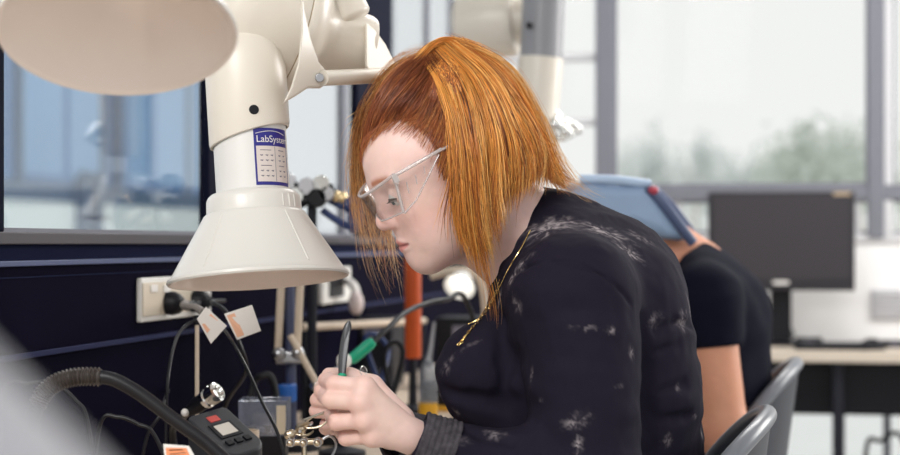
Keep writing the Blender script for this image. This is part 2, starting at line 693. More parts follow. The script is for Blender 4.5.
# back wall: curtain wall of grey frames, big panes above, small panes and white spandrels below
def bbox_(m, px0, px1, py0, py1, d0, d1):
    """box on the back wall between photo columns px and rows py"""
    a, b = onback(px0, py0), onback(px1, py1)
    sa, sb = (a - WO).dot(WN), (b - WO).dot(WN)
    z1, z0 = a[2], b[2]
    c = WO + WU * (SBACK - (d0 + d1) / 2) + WN * (sa + sb) / 2
    m.box((c[0], c[1], (z0 + z1) / 2), (sb - sa, d1 - d0, z1 - z0), WALLROT)
    return m
RX = 1150
wb = MB()
bbox_(wb, 482, RX, 241, 372, -0.06, 0.0)
wb = wb.build('wall_back', M_whitewall, smooth=0)
struct(wb)
o = bbox_(MB(), 482, RX, -330, -300, -0.08, 0.0).build('wall_back_head', M_whitewall, smooth=0)
o.parent = wb
k = 8
def trim(px0, px1, py0, py1, d0, d1, m=M_frame):
    global k
    o = bbox_(MB(), px0, px1, py0, py1, d0, d1).build('trim_%d' % k, m, smooth=0, bevel=0.004)
    struct(o)
    k += 1
    return o
M_frameL = mat('window_frame_light', (0.62, 0.62, 0.64), 0.45)
trim(596, 614, -330, 238, -0.08, 0.02)                 # main mullion
trim(868, 884, -330, 238, -0.08, 0.02)
trim(884, 893, -330, 238, -0.06, 0.01, M_frameL)
trim(1110, 1126, -330, 560, -0.08, 0.02)
trim(482, RX, 187, 199, -0.07, 0.015)                  # transom
trim(482, RX, 234, 243, -0.07, 0.01, M_frameL)         # lower rail
trim(482, 597, 55, 60, -0.06, 0.0, M_frameL)
trim(482, 597, 120, 125, -0.06, 0.0, M_frameL)
trim(482, RX, 366, 374, -0.07, 0.01, M_frame)
for px in (838, 884, 930, 1010):
    trim(px, px + 7, 372, 560, -0.07, 0.0, M_frame)
for px in (676, 855):
    trim(px, px + 5, 199, 236, -0.06, 0.0, M_frameL)
wins = [(482, 597, -300, 187), (614, 868, -300, 187), (893, 1110, -300, 187), (597, 1150, 199, 234), (600, 1150, 374, 540)]
for i, (a, b, c, d) in enumerate(wins):
    f_ = MB()
    bbox_(f_, a, b, d - 3, d, -0.05, -0.01)
    bbox_(f_, a, b, c, c + 2, -0.05, -0.01)
    bbox_(f_, a, a + 2, c, d, -0.05, -0.01)
    bbox_(f_, b - 2, b, c, d, -0.05, -0.01)
    f_ = f_.build('window_%d' % (i + 4), M_frame, smooth=0)
    struct(f_)
    pn = bbox_(MB(), a, b, c, d, -0.035, -0.03).build('pane', M_pane, smooth=0)
    pn.parent = f_

# ---- outside
g = MB().box((0, 40, -0.55), (260, 220, 0.1)).build('ground', mat('pale_concrete', (0.88, 0.89, 0.88), 0.8, noise_amt=0.06, noise_scale=1.5), smooth=0)
struct(g)
M_facade = mat('blue_cladding', (0.10, 0.24, 0.48), 0.5, noise_amt=0.25, noise_scale=0.5)
M_facade2 = mat('pale_blue_cladding', (0.22, 0.43, 0.69), 0.5, noise_amt=0.2, noise_scale=0.6)
M_facdark = mat('steel_blue_band', (0.07, 0.14, 0.24), 0.5)
M_facwhite = mat('pale_render', (0.82, 0.90, 0.87), 0.7)
def nb(px, py, d=-5.0):
    return onwall(px, py, d)
bl_o = nb(60, 230)
bld = thing('building', 'blue clad building beyond the left window', 'building', (bl_o[0], bl_o[1], -0.5))
def fbox(px0, px1, py0, py1, t, m, name, d=-5.0):
    a, b = nb(px0, py0, d), nb(px1, py1, d)
    sa, sb = wl_coords(a)[0], wl_coords(b)[0]
    zc = EYE - (np.array([py0, py1]) - HOR) / FPX * bl_o[1]
    mb = MB()
    mb.box(WL((sa + sb) / 2, d - t / 2, zc.mean()), (t, sb - sa, abs(zc[0] - zc[1])), WALLROT)
    return mb.build(name, m, bld, smooth=0)
fbox(-60, 232, 202, 330, 0.30, M_facwhite, 'lower_wall')
fbox(-60, 232, 183, 202, 0.34, M_facdark, 'dark_band')
fbox(-60, 232, -160, 183, 0.30, M_facade, 'cladding')
for a, b in ((22, 64), (70, 100), (128, 150), (156, 186), (192, 215)):
    fbox(a, b, -160, 176, 0.34, M_facade2, 'cladding_panel', -4.97)
for a in (20, 103, 118, 188):
    fbox(a, a + 4, -160, 183, 0.36, M_facdark, 'mullion', -4.95)
for a in (86, 99):
    fbox(a, a + 5, 170, 262, 0.36, M_facdark, 'post', -4.9)

M_leafs = [mat('eucalyptus_leaf', (0.66, 0.71, 0.65), 0.7, noise_amt=0.2, noise_scale=2),  # outdoor haze and glare are put into these pale leaf colours
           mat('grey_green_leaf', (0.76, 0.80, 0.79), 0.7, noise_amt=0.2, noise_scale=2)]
M_bark = mat('pale_bark', (0.55, 0.50, 0.44), 0.8)
def tree(px, ytop, wpx, Y, label, mi, seed):
    rg = np.random.default_rng(seed)
    base = P(px, 300, Y)
    base[2] = -0.5
    tp = P(px, ytop, Y)
    Hh = tp[2] - base[2]
    R = wpx / FPX * Y / 2
    t = thing('tree', label, 'tree', base, 'trees outside the back window')
    br = MB()
    br.tube(catmull([base, base + [0.1 * R, 0, Hh * 0.4], base + [0, 0, Hh * 0.75]], 8), np.linspace(R * 0.09, R * 0.03, 8), 8)
    for q in range(5):
        a = rg.uniform(0, 2 * PI)
        br.tube([base + [0, 0, Hh * (0.35 + 0.08 * q)], base + [math.cos(a) * R * 0.6, math.sin(a) * R * 0.6, Hh * (0.6 + 0.07 * q)]], [R * 0.035, R * 0.012], 6)
    br.build('trunk', M_bark, t)
    n = 1700
    cl = rg.normal(size=(14, 3)) * [R * 0.5, R * 0.5, Hh * 0.10] + base + [0, 0, Hh * 0.77]
    cl[:, 2] = np.minimum(cl[:, 2], base[2] + Hh * 0.92)
    c = cl[rg.integers(0, 14, n)] + rg.normal(size=(n, 3)) * [R * 0.19, R * 0.19, Hh * 0.065]
    d1 = rg.normal(size=(n, 3)); d1 /= np.linalg.norm(d1, axis=1, keepdims=True)
    d2 = np.cross(d1, rg.normal(size=(n, 3))); d2 /= np.linalg.norm(d2, axis=1, keepdims=True)
    sz = R * 0.10 * (0.6 + 0.8 * rg.random((n, 1)))
    V = np.stack([c - d1 * sz, c + d2 * sz * 0.45, c + d1 * sz, c - d2 * sz * 0.45], 1).reshape(-1, 3)
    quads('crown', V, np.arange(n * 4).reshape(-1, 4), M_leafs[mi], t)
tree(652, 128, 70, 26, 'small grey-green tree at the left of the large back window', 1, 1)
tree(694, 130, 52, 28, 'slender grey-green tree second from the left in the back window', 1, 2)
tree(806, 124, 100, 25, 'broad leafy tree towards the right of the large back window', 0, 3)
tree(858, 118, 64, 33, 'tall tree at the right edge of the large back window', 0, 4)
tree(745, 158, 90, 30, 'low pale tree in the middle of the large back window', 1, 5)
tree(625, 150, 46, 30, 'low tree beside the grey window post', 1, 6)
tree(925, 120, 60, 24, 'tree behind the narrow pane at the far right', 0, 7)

# ================================================================== the woman soldering at the bench
HP, HY = math.radians(25), math.radians(15)
hh = np.array([-math.cos(HY), -math.sin(HY), 0])
hf = math.cos(HP) * hh - math.sin(HP) * np.array([0, 0, 1.0])
hu = math.sin(HP) * hh + math.cos(HP) * np.array([0, 0, 1.0])
hl = np.cross(hu, hf)
HT = P(447, 178, 2.36)
HR = np.array([hf, hu, hl])
def H(F, U, L):
    return HT + F * hf + U * hu + L * hl
def to_head(X):
    return (X - HT) @ HR.T

bf = unit([-0.98, 0.19, 0])                    # body forward and body left
bl = np.cross([0, 0, 1.0], bf)
BR = np.array([bf, bl, [0, 0, 1.0]])
def tilt(a):
    """body frame leaning forward by a radians"""
    u = math.cos(a) * np.array([0, 0, 1.0]) + math.sin(a) * bf
    f = math.cos(a) * bf - math.sin(a) * np.array([0, 0, 1.0])
    return np.array([f, bl, u])

YC = 2.40
def torso(fd, g):
    """torso and arms; g = how far the cloth stands off the body"""
    fd.ell(P(588, 300, YC), (0.118 + g, 0.172 + g, 0.125 + g), tilt(0.75), 0.05)
    fd.ell(P(586, 372, YC), (0.150 + g, 0.165 + g, 0.150 + g), tilt(0.35), 0.06)
    fd.ell(P(578, 470, YC), (0.172 + g, 0.180 + g, 0.170 + g), tilt(0.05), 0.06)
    fd.ell(P(592, 600, YC), (0.175 + g, 0.190 + g, 0.140 + g), tilt(0.0), 0.06)
    for s in (1, -1):
        fd.ell(P(501, 371, YC) + bl * 0.075 * s, (0.075 + g, 0.078 + g, 0.072 + g), tilt(-0.2), 0.035)
        # neck slope to shoulder point
        fd.cap(P(556, 246, YC) + bl * 0.03 * s, P(578, 292, YC) + bl * 0.150 * s, 0.050 + g, 0.068 + g, 0.05)
    # back of the neck to the shoulder blades
    fd.cap(P(541, 224, YC), P(612, 282, YC), 0.040 + g, 0.080 + g, 0.05)
    fd.cap(P(640, 300, YC) + bl * 0.085, P(655, 390, YC) + bl * 0.09, 0.055 + g, 0.06 + g, 0.05)

L_SH, L_EL, L_WR = P(577, 296, 2.225), P(590, 500, 2.18), P(424, 441, 2.165)
R_SH, R_EL, R_WR = P(577, 300, 2.56), P(560, 490, 2.56), P(400, 436, 2.36)
def arms(fd, g, upto=1.0):
    for S, E, Wr in ((L_SH, L_EL, L_WR), (R_SH, R_EL, R_WR)):
        fd.cap(S, E, 0.078 + g, 0.066 + g, 0.03)
        fd.cap(E, E + (Wr - E) * 0.45, 0.060 + g, 0.050 + g, 0.03)
        fd.cap(E + (Wr - E) * 0.45, E + (Wr - E) * upto, 0.050 + g, (0.034 if upto < 1 else 0.027) + g, 0.03)

def legs(fd, g):
    for s in (1, -1):
        hip = WOM_HIP + bl * 0.10 * s
        kn = hip + bf * 0.40 + bl * 0.04 * s + np.array([0, 0, -0.03])
        an = np.array([kn[0], kn[1], 0.09]) - bf * 0.10
        fd.cap(hip, kn, 0.088 + g, 0.062 + g, 0.03)
        fd.cap(kn, an, 0.060 + g, 0.040 + g, 0.02)
        if g <= 0:
            fd.cap(an - np.array([0, 0, 0.035]), an + bf * 0.15 - np.array([0, 0, 0.055]), 0.038, 0.028, 0.02)
WOM_HIP = P(602, 640, YC)

# ---- body: head, neck, torso, arms, hands and legs in one surface
def build_head(fd):
    def e(F, U, L, r, k=0.02, op=1, R=None):
        fd.ell(H(F, U, L), r, HR if R is None else R @ HR, k, op)
    e(-0.008, 0.040, 0, (0.096, 0.086, 0.073), 0.02)
    e(0.034, 0.045, 0, (0.062, 0.062, 0.060), 0.03)
    e(0.040, -0.030, 0, (0.050, 0.075, 0.054), 0.03)
    for s in (1, -1):
        fd.cap(H(0.000, -0.048, 0.050 * s), H(0.066, -0.083, 0.016 * s), 0.018, 0.016, 0.03)
        e(0.054, -0.028, 0.034 * s, (0.029, 0.030, 0.024), 0.025)      # cheek
        e(0.046, -0.058, 0.028 * s, (0.030, 0.028, 0.024), 0.025)
        fd.cap(H(0.089, 0.031, 0.010 * s), H(0.074, 0.032, 0.042 * s), 0.009, 0.008, 0.016)   # brow
    fd.ell(H(0.0735, -0.085, 0), (0.018, 0.017, 0.020), HR, 0.02)       # chin
    e(0.077, -0.055, 0, (0.0145, 0.026, 0.024), 0.02)                   # muzzle
    for s in (1, -1):
        e(0.100, 0.010, 0.034 * s, (0.017, 0.014, 0.019), 0.014, -1)   # socket
    for s in (1, -1):
        e(0.0775, 0.010, 0.0325 * s, (0.0135, 0.0130, 0.0140), 0.004)  # closed over lid
        fd.cap(H(0.0895, 0.0035, 0.022 * s), H(0.083, 0.004, 0.044 * s), 0.0022, 0.0018, 0.004)   # lower lid edge
    fd.cap(H(0.088, 0.022, 0), H(0.104, -0.015, 0), 0.0085, 0.0095, 0.012)       # nose
    e(0.1040, -0.0190, 0, (0.0105, 0.0100, 0.0110), 0.006)
    for s in (1, -1):
        e(0.0955, -0.0225, 0.0110 * s, (0.0100, 0.0075, 0.0068), 0.006)
        e(0.0985, -0.0300, 0.0062 * s, (0.0048, 0.0036, 0.0028), 0.003, -1)
    e(0.0915, -0.0370, 0, (0.004, 0.010, 0.006), 0.010)                # philtrum
    pre = Field()
    pre.p = list(fd.p)
    def SF(U, L):
        """how far forward the face lies at (U, L)"""
        t = 0.13
        for _ in range(60):
            d = float(pre(H(t, U, L)[None])[0])
            if d < 0.0002:
                break
            t -= d * 0.8
        return t
    def onface(U, L, off=0.0):
        return H(SF(U, L) + off, U, L)
    Ls = [-0.027, -0.018, -0.009, 0.0, 0.009, 0.018, 0.027]
    up_ = [onface(-0.0508 - 2.0 * abs(l) ** 2 * 3, l, -0.0024) for l in Ls]
    lo_ = [onface(-0.0605 + 2.4 * abs(l) ** 2 * 3, l, -0.0036) for l in Ls]
    ru = [0.0008, 0.0030, 0.0046, 0.0046, 0.0046, 0.0030, 0.0008]
    rl = [0.0008, 0.0034, 0.0054, 0.0060, 0.0054, 0.0034, 0.0008]
    for i in range(6):
        fd.cap(up_[i], up_[i + 1], ru[i], ru[i + 1], 0.005)
        fd.cap(lo_[i], lo_[i + 1], rl[i], rl[i + 1], 0.005)
    pre.p = list(fd.p)
    ml = [onface(-0.0556 + 0.0010 * math.cos(l * 160), l, 0.0002) for l in Ls]
    rm_ = [0.0020, 0.0019, 0.0017, 0.0016, 0.0017, 0.0019, 0.0020]
    for i in range(6):
        fd.cap(ml[i], ml[i + 1], rm_[i], rm_[i + 1], 0.0025, -1)
    for s in (1, -1):                                                  # ears
        e(-0.006, 0.004, 0.073 * s, (0.019, 0.031, 0.007), 0.008)
        e(0.000, 0.004, 0.081 * s, (0.011, 0.020, 0.006), 0.006, -1)
    # neck
    fd.cap(H(-0.030, -0.030, 0), P(536, 240, YC), 0.055, 0.062, 0.03)
    fd.cap(H(0.010, -0.060, 0), P(512, 262, YC - 0.0), 0.036, 0.045, 0.03)

def build_hand(fd, Wr, mcp, fingers, thumb, back):
    for m in mcp:
        fd.cap(Wr, m, 0.0170, 0.0118, 0.012)
    c = np.mean(mcp, axis=0)
    for m in mcp:
        fd.cap(Wr * 0.35 + c * 0.65 - back * 0.004, m - back * 0.003, 0.0145, 0.0120, 0.010)
    for pts, r in fingers:
        for i in range(len(pts) - 1):
            fd.cap(pts[i], pts[i + 1], r * (1.02 - 0.06 * i), r * (0.98 - 0.07 * i), 0.0022)
        fd.ell(pts[1], (r * 1.05,) * 3, None, 0.002)
        fd.ell(pts[0], (r * 1.04,) * 3, None, 0.008)
    for i in range(len(thumb) - 1):
        fd.cap(thumb[i], thumb[i + 1], [0.019, 0.0135, 0.0112][i], [0.0135, 0.0112, 0.0095][i], 0.006)

body = Field()
build_head(body)
torso(body, -0.024)
arms(body, -0.014)
legs(body, 0.0)
L_MCP = [P(364, 387, 2.128), P(360, 402, 2.120), P(364, 420, 2.124), P(372, 436, 2.134)]
L_F = [([L_MCP[0], P(334, 384, 2.140), P(326, 380, 2.166), P(336, 377, 2.184)], 0.0108),
       ([L_MCP[1], P(330, 400, 2.134), P(325, 396, 2.160), P(336, 392, 2.176)], 0.0110),
       ([L_MCP[2], P(336, 422, 2.138), P(332, 416, 2.162), P(343, 411, 2.176)], 0.0106),
       ([L_MCP[3], P(346, 438, 2.150), P(341, 432, 2.170), P(350, 427, 2.182)], 0.0098)]
L_TH = [P(400, 420, 2.180), P(372, 386, 2.190), P(350, 377, 2.196), P(329, 375, 2.196)]
build_hand(body, L_WR + np.array([-0.012, 0, 0.004]), L_MCP, L_F, L_TH, np.array([0, -1.0, 0]))
R_MCP = [P(346, 386, 2.262), P(344, 401, 2.272), P(346, 416, 2.278), P(352, 430, 2.282)]
R_F = [([R_MCP[0], P(322, 388, 2.232), P(321, 391, 2.208), P(334, 394, 2.200)], 0.0100),
       ([R_MCP[1], P(321, 398, 2.238), P(317, 400, 2.214), P(330, 403, 2.206)], 0.0100),
       ([R_MCP[2], P(321, 410, 2.244), P(316, 411, 2.220), P(329, 413, 2.212)], 0.0098),
       ([R_MCP[3], P(326, 428, 2.250), P(326, 424, 2.226), P(338, 424, 2.216)], 0.0088)]
R_TH = [P(385, 420, 2.320), P(362, 388, 2.260), P(348, 379, 2.232), P(337, 378, 2.214)]
build_hand(body, R_WR + np.array([-0.012, 0, 0.004]), R_MCP, R_F, R_TH, np.array([0, 1.0, 0]))

person = thing('person', 'woman with ginger hair and clear safety glasses, in a black bleach-marked top, holding a tool', 'person', (WOM_HIP[0], WOM_HIP[1], 0.0))
BV, BF = body.mesh(0.0021)
BV = relax(BV, BF, 2, 0.45)
hc = to_head(BV)
def gauss(q, s):
    return np.exp(-0.5 * (q / s) ** 2)
def skin_colour(V, hc, base=(0.83, 0.585, 0.525)):
    c = np.ones((len(V), 3)) * base
    m = vnoise(V, 60, 1) * 0.5 + vnoise(V, 170, 2) * 0.5
    c *= (0.94 + 0.12 * m)[:, None]
    c[:, 1] *= 0.97 + 0.06 * vnoise(V, 25, 3)
    return c
def mixc(c, col, m):
    return c * (1 - m[:, None]) + np.asarray(col) * m[:, None]
bc = skin_colour(BV, hc)
inh = np.abs(hc).max(1) < 0.16
F_, U_, L_ = hc[:, 0], hc[:, 1], hc[:, 2]
lip = inh * np.clip((0.0125 - np.abs(U_ + 0.0550)) / 0.004, 0, 1) * np.clip((0.026 - np.abs(L_)) / 0.004, 0, 1) * np.clip((F_ - 0.060) / 0.006, 0, 1)
lip *= np.clip((0.0108 - 0.32 * np.abs(L_) - np.abs(U_ + 0.0555)) / 0.002, 0, 1)
bc = mixc(bc, (0.66, 0.25, 0.24), lip * 0.85)
mline = inh * gauss(U_ + 0.0553, 0.0011) * np.clip((0.0275 - np.abs(L_)) / 0.003, 0, 1) * (F_ > 0.055)
bc = mixc(bc, (0.22, 0.05, 0.045), mline * 0.9)
bc = mixc(bc, (0.70, 0.33, 0.27), inh * gauss(F_ - 0.06, 0.02) * gauss(U_ + 0.028, 0.018) * gauss(np.abs(L_) - 0.046, 0.02) * 0.45)
bc = mixc(bc, (0.70, 0.34, 0.28), inh * gauss(F_ - 0.104, 0.012) * gauss(U_ + 0.016, 0.012) * gauss(L_, 0.016) * 0.5)
brow = inh * gauss(U_ - 0.037 + 0.10 * np.abs(np.abs(L_) - 0.028), 0.0032) * np.clip((np.abs(L_) - 0.010) / 0.006, 0, 1) * np.clip((0.050 - np.abs(L_)) / 0.006, 0, 1) * (F_ > 0.05)
bc = mixc(bc, (0.40, 0.13, 0.05), brow * 0.9)
kn = np.zeros(len(BV))
for pts, r in L_F + R_F:
    for j in (0, 1, 2):
        kn = np.maximum(kn, gauss(np.linalg.norm(BV - pts[j], axis=1), 0.011))
bc = mixc(bc, (0.70, 0.34, 0.28), kn * 0.40)
M_skin = mat('skin', (0.72, 0.46, 0.38), 0.42, spec=0.35, attr='Col', sss=0.12, bump=0.12, bump_scale=900)
quads('body', BV, BF, M_skin, person, bc)

# ---- eyes and lashes (looking down at the work)
M_eye = mat('eye', (0.72, 0.70, 0.68), 0.2)
M_iris = mat('iris', (0.05, 0.08, 0.09), 0.15)
M_lash = mat('lash', (0.06, 0.025, 0.015), 0.6)
for s in (1, -1):
    e_ = MB().sphere(H(0.0790, 0.0085, 0.0325 * s), 0.0128, 24).build('eye', M_eye, person)
    MB().sphere(H(0.0893, 0.0030, 0.0350 * s), 0.0040, 16, (0.6, 0.8, 1), np.array([hf, hu, hl])).build('iris', M_iris, e_)
    lm = MB()
    EC = np.array([0.0775, 0.0105, 0.0325])
    def lid(az, el, r=0.0146):
        return H(EC[0] + r * math.cos(az) * math.cos(el), EC[1] + r * math.sin(el), (EC[2] + r * math.sin(az) * math.cos(el)) * s)
    arc = [lid(t, -0.22 + 0.10 * (1 - t * t)) for t in np.linspace(-0.85, 1.0, 9)]
    lm.tube(catmull(arc, 19), [0.0006 + 0.0011 * math.sin(PI * (0.12 + 0.80 * i / 18)) for i in range(19)], 6)
    for t in np.linspace(-0.7, 1.0, 17):
        a = lid(t, -0.22 + 0.10 * (1 - t * t))
        o_dir = unit(a - H(EC[0], EC[1], EC[2] * s))
        b = a + o_dir * 0.0060 - hu * 0.0022
        lm.tube(catmull([a, (a + b) / 2 - hu * 0.0012, b], 5), [0.00055, 0.0005, 0.0004, 0.0003, 0.0001], 4)
    lm.build('eyelashes', M_lash, person)

# ---- the top
top = Field()
torso(top, 0.0)
arms(top, 0.0, 0.93)
col_a, col_b = P(540, 249, YC), P(514, 229, YC)
nk = unit(H(-0.02, -0.045, 0) - P(536, 240, YC))
CO = P(517, 236, YC)
nfr = np.array([unit(np.cross(nk, bl)), bl, nk])
top.cyl(CO - nk * 0.05, CO + nk * 0.008, 0.074, 0.0665, 0.02, 1, 0.004)
top.ell(CO + nk * 0.075, (0.085, 0.085, 0.066), nfr, 0.004, -1)
def crease(pts, Y, r=0.006, k=0.016):
    """soft fold pressed into the cloth along a line of surface points"""
    hits = []
    for p in pts:
        h = base_top.trace(*p)
        if h is not None:
            hits.append(h)
    for a, b in zip(hits[:-1], hits[1:]):
        if np.linalg.norm(a - b) > 0.07:
            continue
        top.cap(a, b, r, r * 0.8, k, -1)
base_top = Field()
base_top.p = list(top.p)
crease([(446, 393), (470, 399), (495, 402), (508, 398)], 2.3, 0.0040, 0.016)
crease([(500, 318), (504, 360), (505, 410), (509, 450)], 2.3, 0.0045, 0.016)
crease([(643, 318), (647, 360), (649, 400), (651, 450)], 2.3, 0.0045, 0.016)
crease([(500, 300), (512, 276), (540, 262), (575, 262), (610, 280), (632, 305)], 2.3, 0.0014, 0.006)
crease([(655, 330), (675, 322), (692, 326)], 2.4, 0.003, 0.012)
crease([(655, 352), (680, 345), (700, 352)], 2.4, 0.003, 0.012)
crease([(660, 392), (685, 384), (706, 392)], 2.4, 0.003, 0.012)
crease([(662, 420), (690, 415), (712, 424)], 2.4, 0.003, 0.012)
crease([(452, 424), (480, 434), (510, 440)], 2.3, 0.003, 0.012)
def folds(X):
    q = X @ BR.T
    n1 = vnoise(q * np.array([1.0, 1.0, 2.2]) + 0.6 * vnoise(q, 9, 5)[..., None] * 0.06, 22, 6) - 0.5
    n2 = vnoise(q * np.array([2.0, 2.0, 1.0]), 46, 8) - 0.5
    return n1 * 0.0052 + n2 * 0.0016
TV, TF = top.mesh(0.0026, folds, zmin=0.62)
TV = relax(TV, TF, 2, 0.4)
M_top = mat('black_cotton', (0.02, 0.02, 0.03), 0.85, spec=0.08, attr='Col', bump=0.35, bump_scale=700)
tc_ = np.ones((len(TV), 3)) * (0.0150, 0.0125, 0.0235)
tc_ *= (0.85 + 0.3 * vnoise(TV, 14, 9))[:, None]
# bleached bursts: (px, py, half width px, half height px, strength, turn)
BURST = [(548, 229, 34, 26, 1.0, 0.2), (560, 222, 30, 18, .8, 0.2), (604, 232, 34, 16, .9, 0.75), (628, 252, 20, 12, .8, 0.8), (640, 236, 20, 9, .5, .8),
         (514, 276, 22, 9, .8, -1.0), (524, 262, 14, 6, .7, -0.8), (500, 298, 14, 7, .7, -1.0), (516, 304, 13, 9, .75, 0.6), (480, 312, 14, 7, .5, -0.9),
         (584, 328, 20, 4, .85, 0.0), (611, 330, 8, 6, .7, 0.3), (577, 421, 20, 11, .8, -0.4), (578, 445, 7, 14, .9, 0.0), (531, 375, 4, 10, .55, 0.1),
         (680, 322, 14, 22, .85, 0.6), (690, 310, 8, 20, .8, -0.3), (632, 352, 7, 10, .7, 0.0), (655, 320, 14, 9, .6, -.6), (678, 388, 5, 8, .5, 0.2),
         (702, 436, 10, 18, .85, -0.5), (695, 415, 8, 8, .4, 0), (440, 395, 7, 24, .7, 0.1), (447, 365, 12, 16, .55, 0.4), (470, 345, 16, 5, .4, -.6), (495, 432, 16, 9, .65, 0.3),
         (620, 386, 9, 4, .4, 0), (668, 440, 9, 12, .5, .4), (462, 440, 12, 8, .4, 0.2), (540, 400, 6, 4, .3, 0), (456, 412, 10, 9, .55, 0.7)]
bm_ = np.zeros(len(TV))
for i, (bx_, by_, bw_, bh_, bs_, ba_) in enumerate(BURST):
    h = top.trace(bx_, by_)
    if h is None:
        continue
    d = TV - h
    near = np.where(np.linalg.norm(d, axis=1) < 0.09)[0]
    g = np.stack([(base_top(h[None] + np.eye(3)[a] * 0.004)[0] - base_top(h[None] - np.eye(3)[a] * 0.004)[0]) for a in range(3)])
    nrm = unit(g)
    tx = unit(np.cross(np.array([0, 0, 1.0]), nrm))
    if tx[0] < 0:
        tx = -tx
    ty = unit(np.cross(nrm, tx))
    if ty[2] < 0:
        ty = -ty
    x = d[near] @ tx
    y = d[near] @ ty
    ca, sa = math.cos(ba_), math.sin(ba_)
    x, y = x * ca - y * sa, x * sa + y * ca
    q_ = 1.0 if by_ < 315 else 0.78
    sx, sy = bw_ * q_ / 760.0, bh_ * q_ / 760.0
    th = np.arctan2(y / sy, x / sx)
    rr = np.hypot(x / sx, y / sy)
    wob = vnoise(np.stack([x, y], 1), 120, i) * 1.6
    ray = vnoise(np.stack([np.cos(th), np.sin(th)], 1) * (3.4) + wob[:, None] * 0.5, 1.5, i + 40)
    ray = np.clip((ray - 0.36) * 3.2, 0, 1)
    fine = vnoise(np.stack([np.cos(th) * 9, np.sin(th) * 9], 1) + wob[:, None], 1.6, i + 80)
    m = np.clip(1.1 - rr * (0.7 + 0.6 * fine), 0, 1) ** 1.1 * (0.12 + 0.95 * ray) * (0.35 + 1.0 * fine) * bs_
    m = m * np.clip(vnoise(np.stack([x, y], 1) + wob[:, None] * 0.004, 210, i + 120) * 2.0 - 0.25, 0, 1.3)
    m *= (np.abs(d[near] @ nrm) < 0.035) * (1.5 if by_ < 300 else 1.0)
    bm_[near] = np.maximum(bm_[near], m)
bm_ = np.clip(bm_, 0, 1)
tc_ = mixc(tc_, (0.34, 0.30, 0.315), bm_ * 0.95)
quads('top', TV, TF, M_top, person, tc_)

# cuffs: washed grey rib at the wrist
M_cuff = mat('washed_rib', (0.060, 0.055, 0.064), 0.85, spec=0.1, noise_amt=0.8, noise_scale=120, bump=0.6, bump_scale=500)
for E, Wr in ((L_EL, L_WR), (R_EL, R_WR)):
    ax = unit(Wr - E)
    LL = np.linalg.norm(Wr - E)
    prof = []
    for t in np.linspace(0, 1, 26):
        prof.append((0.0385 - 0.0035 * t + 0.0007 * math.sin(t * 40), LL * 0.80 + (LL * 1.0 - LL * 0.80) * t + 0.006))
    r1 = prof[-1][0]
    prof += [(r1 - 0.001, prof[-1][1] + 0.0015), (r1 - 0.004, prof[-1][1] + 0.0012), (r1 - 0.006, prof[-1][1] - 0.012)]
    cm = MB().lathe(E, ax, prof, 48)
    cv = []
    for v in cm.v:
        v = np.array(v)
        n_ = vnoise(v[None], 70, 3)[0] - 0.5
        c_ = E + ax * (v - E).dot(ax)
        cv.append(c_ + (v - c_) * (1 + 0.10 * n_))
    cm.v = cv
    cm.build('cuff', M_cuff, person, label='faded charcoal rib cuff')

# trousers
tr = Field()
legs(tr, 0.010)
tr.ell(P(597, 640, YC), (0.16, 0.185, 0.11), tilt(0), 0.05)
RV, RF = tr.mesh(0.006, zmin=0.10)
M_trouser = mat('black_trousers', (0.015, 0.015, 0.02), 0.85, spec=0.15)
quads('trousers', RV, RF, M_trouser, person)

# ---- hair: an under layer on the scalp plus strands
def HG(px, py, L):
    """hair guide point: photo pixel, L metres towards the head's left (the camera side)"""
    return P(px, py, 2.36 - L)
M_hair = mat('ginger_hair', (0.5, 0.2, 0.05), 0.36, spec=0.45, attr='Col', aniso=0.4)
headf = Field()
build_head(headf)
under = Field()
under.ell(HG(455, 122, 0), (0.086, 0.086, 0.071), HR, 0.02)
under.ell(HG(490, 140, 0.0), (0.062, 0.078, 0.064), HR, 0.03)
under.cap(HG(500, 146, 0.03), HG(512, 172, 0.03), 0.042, 0.022, 0.03)
under.cap(HG(502, 146, -0.03), HG(522, 170, -0.03), 0.042, 0.02, 0.03)
under.cap(HG(470, 160, 0.055), HG(478, 240, 0.062), 0.024, 0.018, 0.03)
under.ell(HG(398, 208, 0.01), (0.112, 0.106, 0.16), HR, 0.006, -1)
UV, UF = under.mesh(0.004)
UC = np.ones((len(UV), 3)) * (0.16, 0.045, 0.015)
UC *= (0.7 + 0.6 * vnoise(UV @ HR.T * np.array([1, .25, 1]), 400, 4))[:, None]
hairroot = quads('hair', UV, UF, M_hair, person, UC)

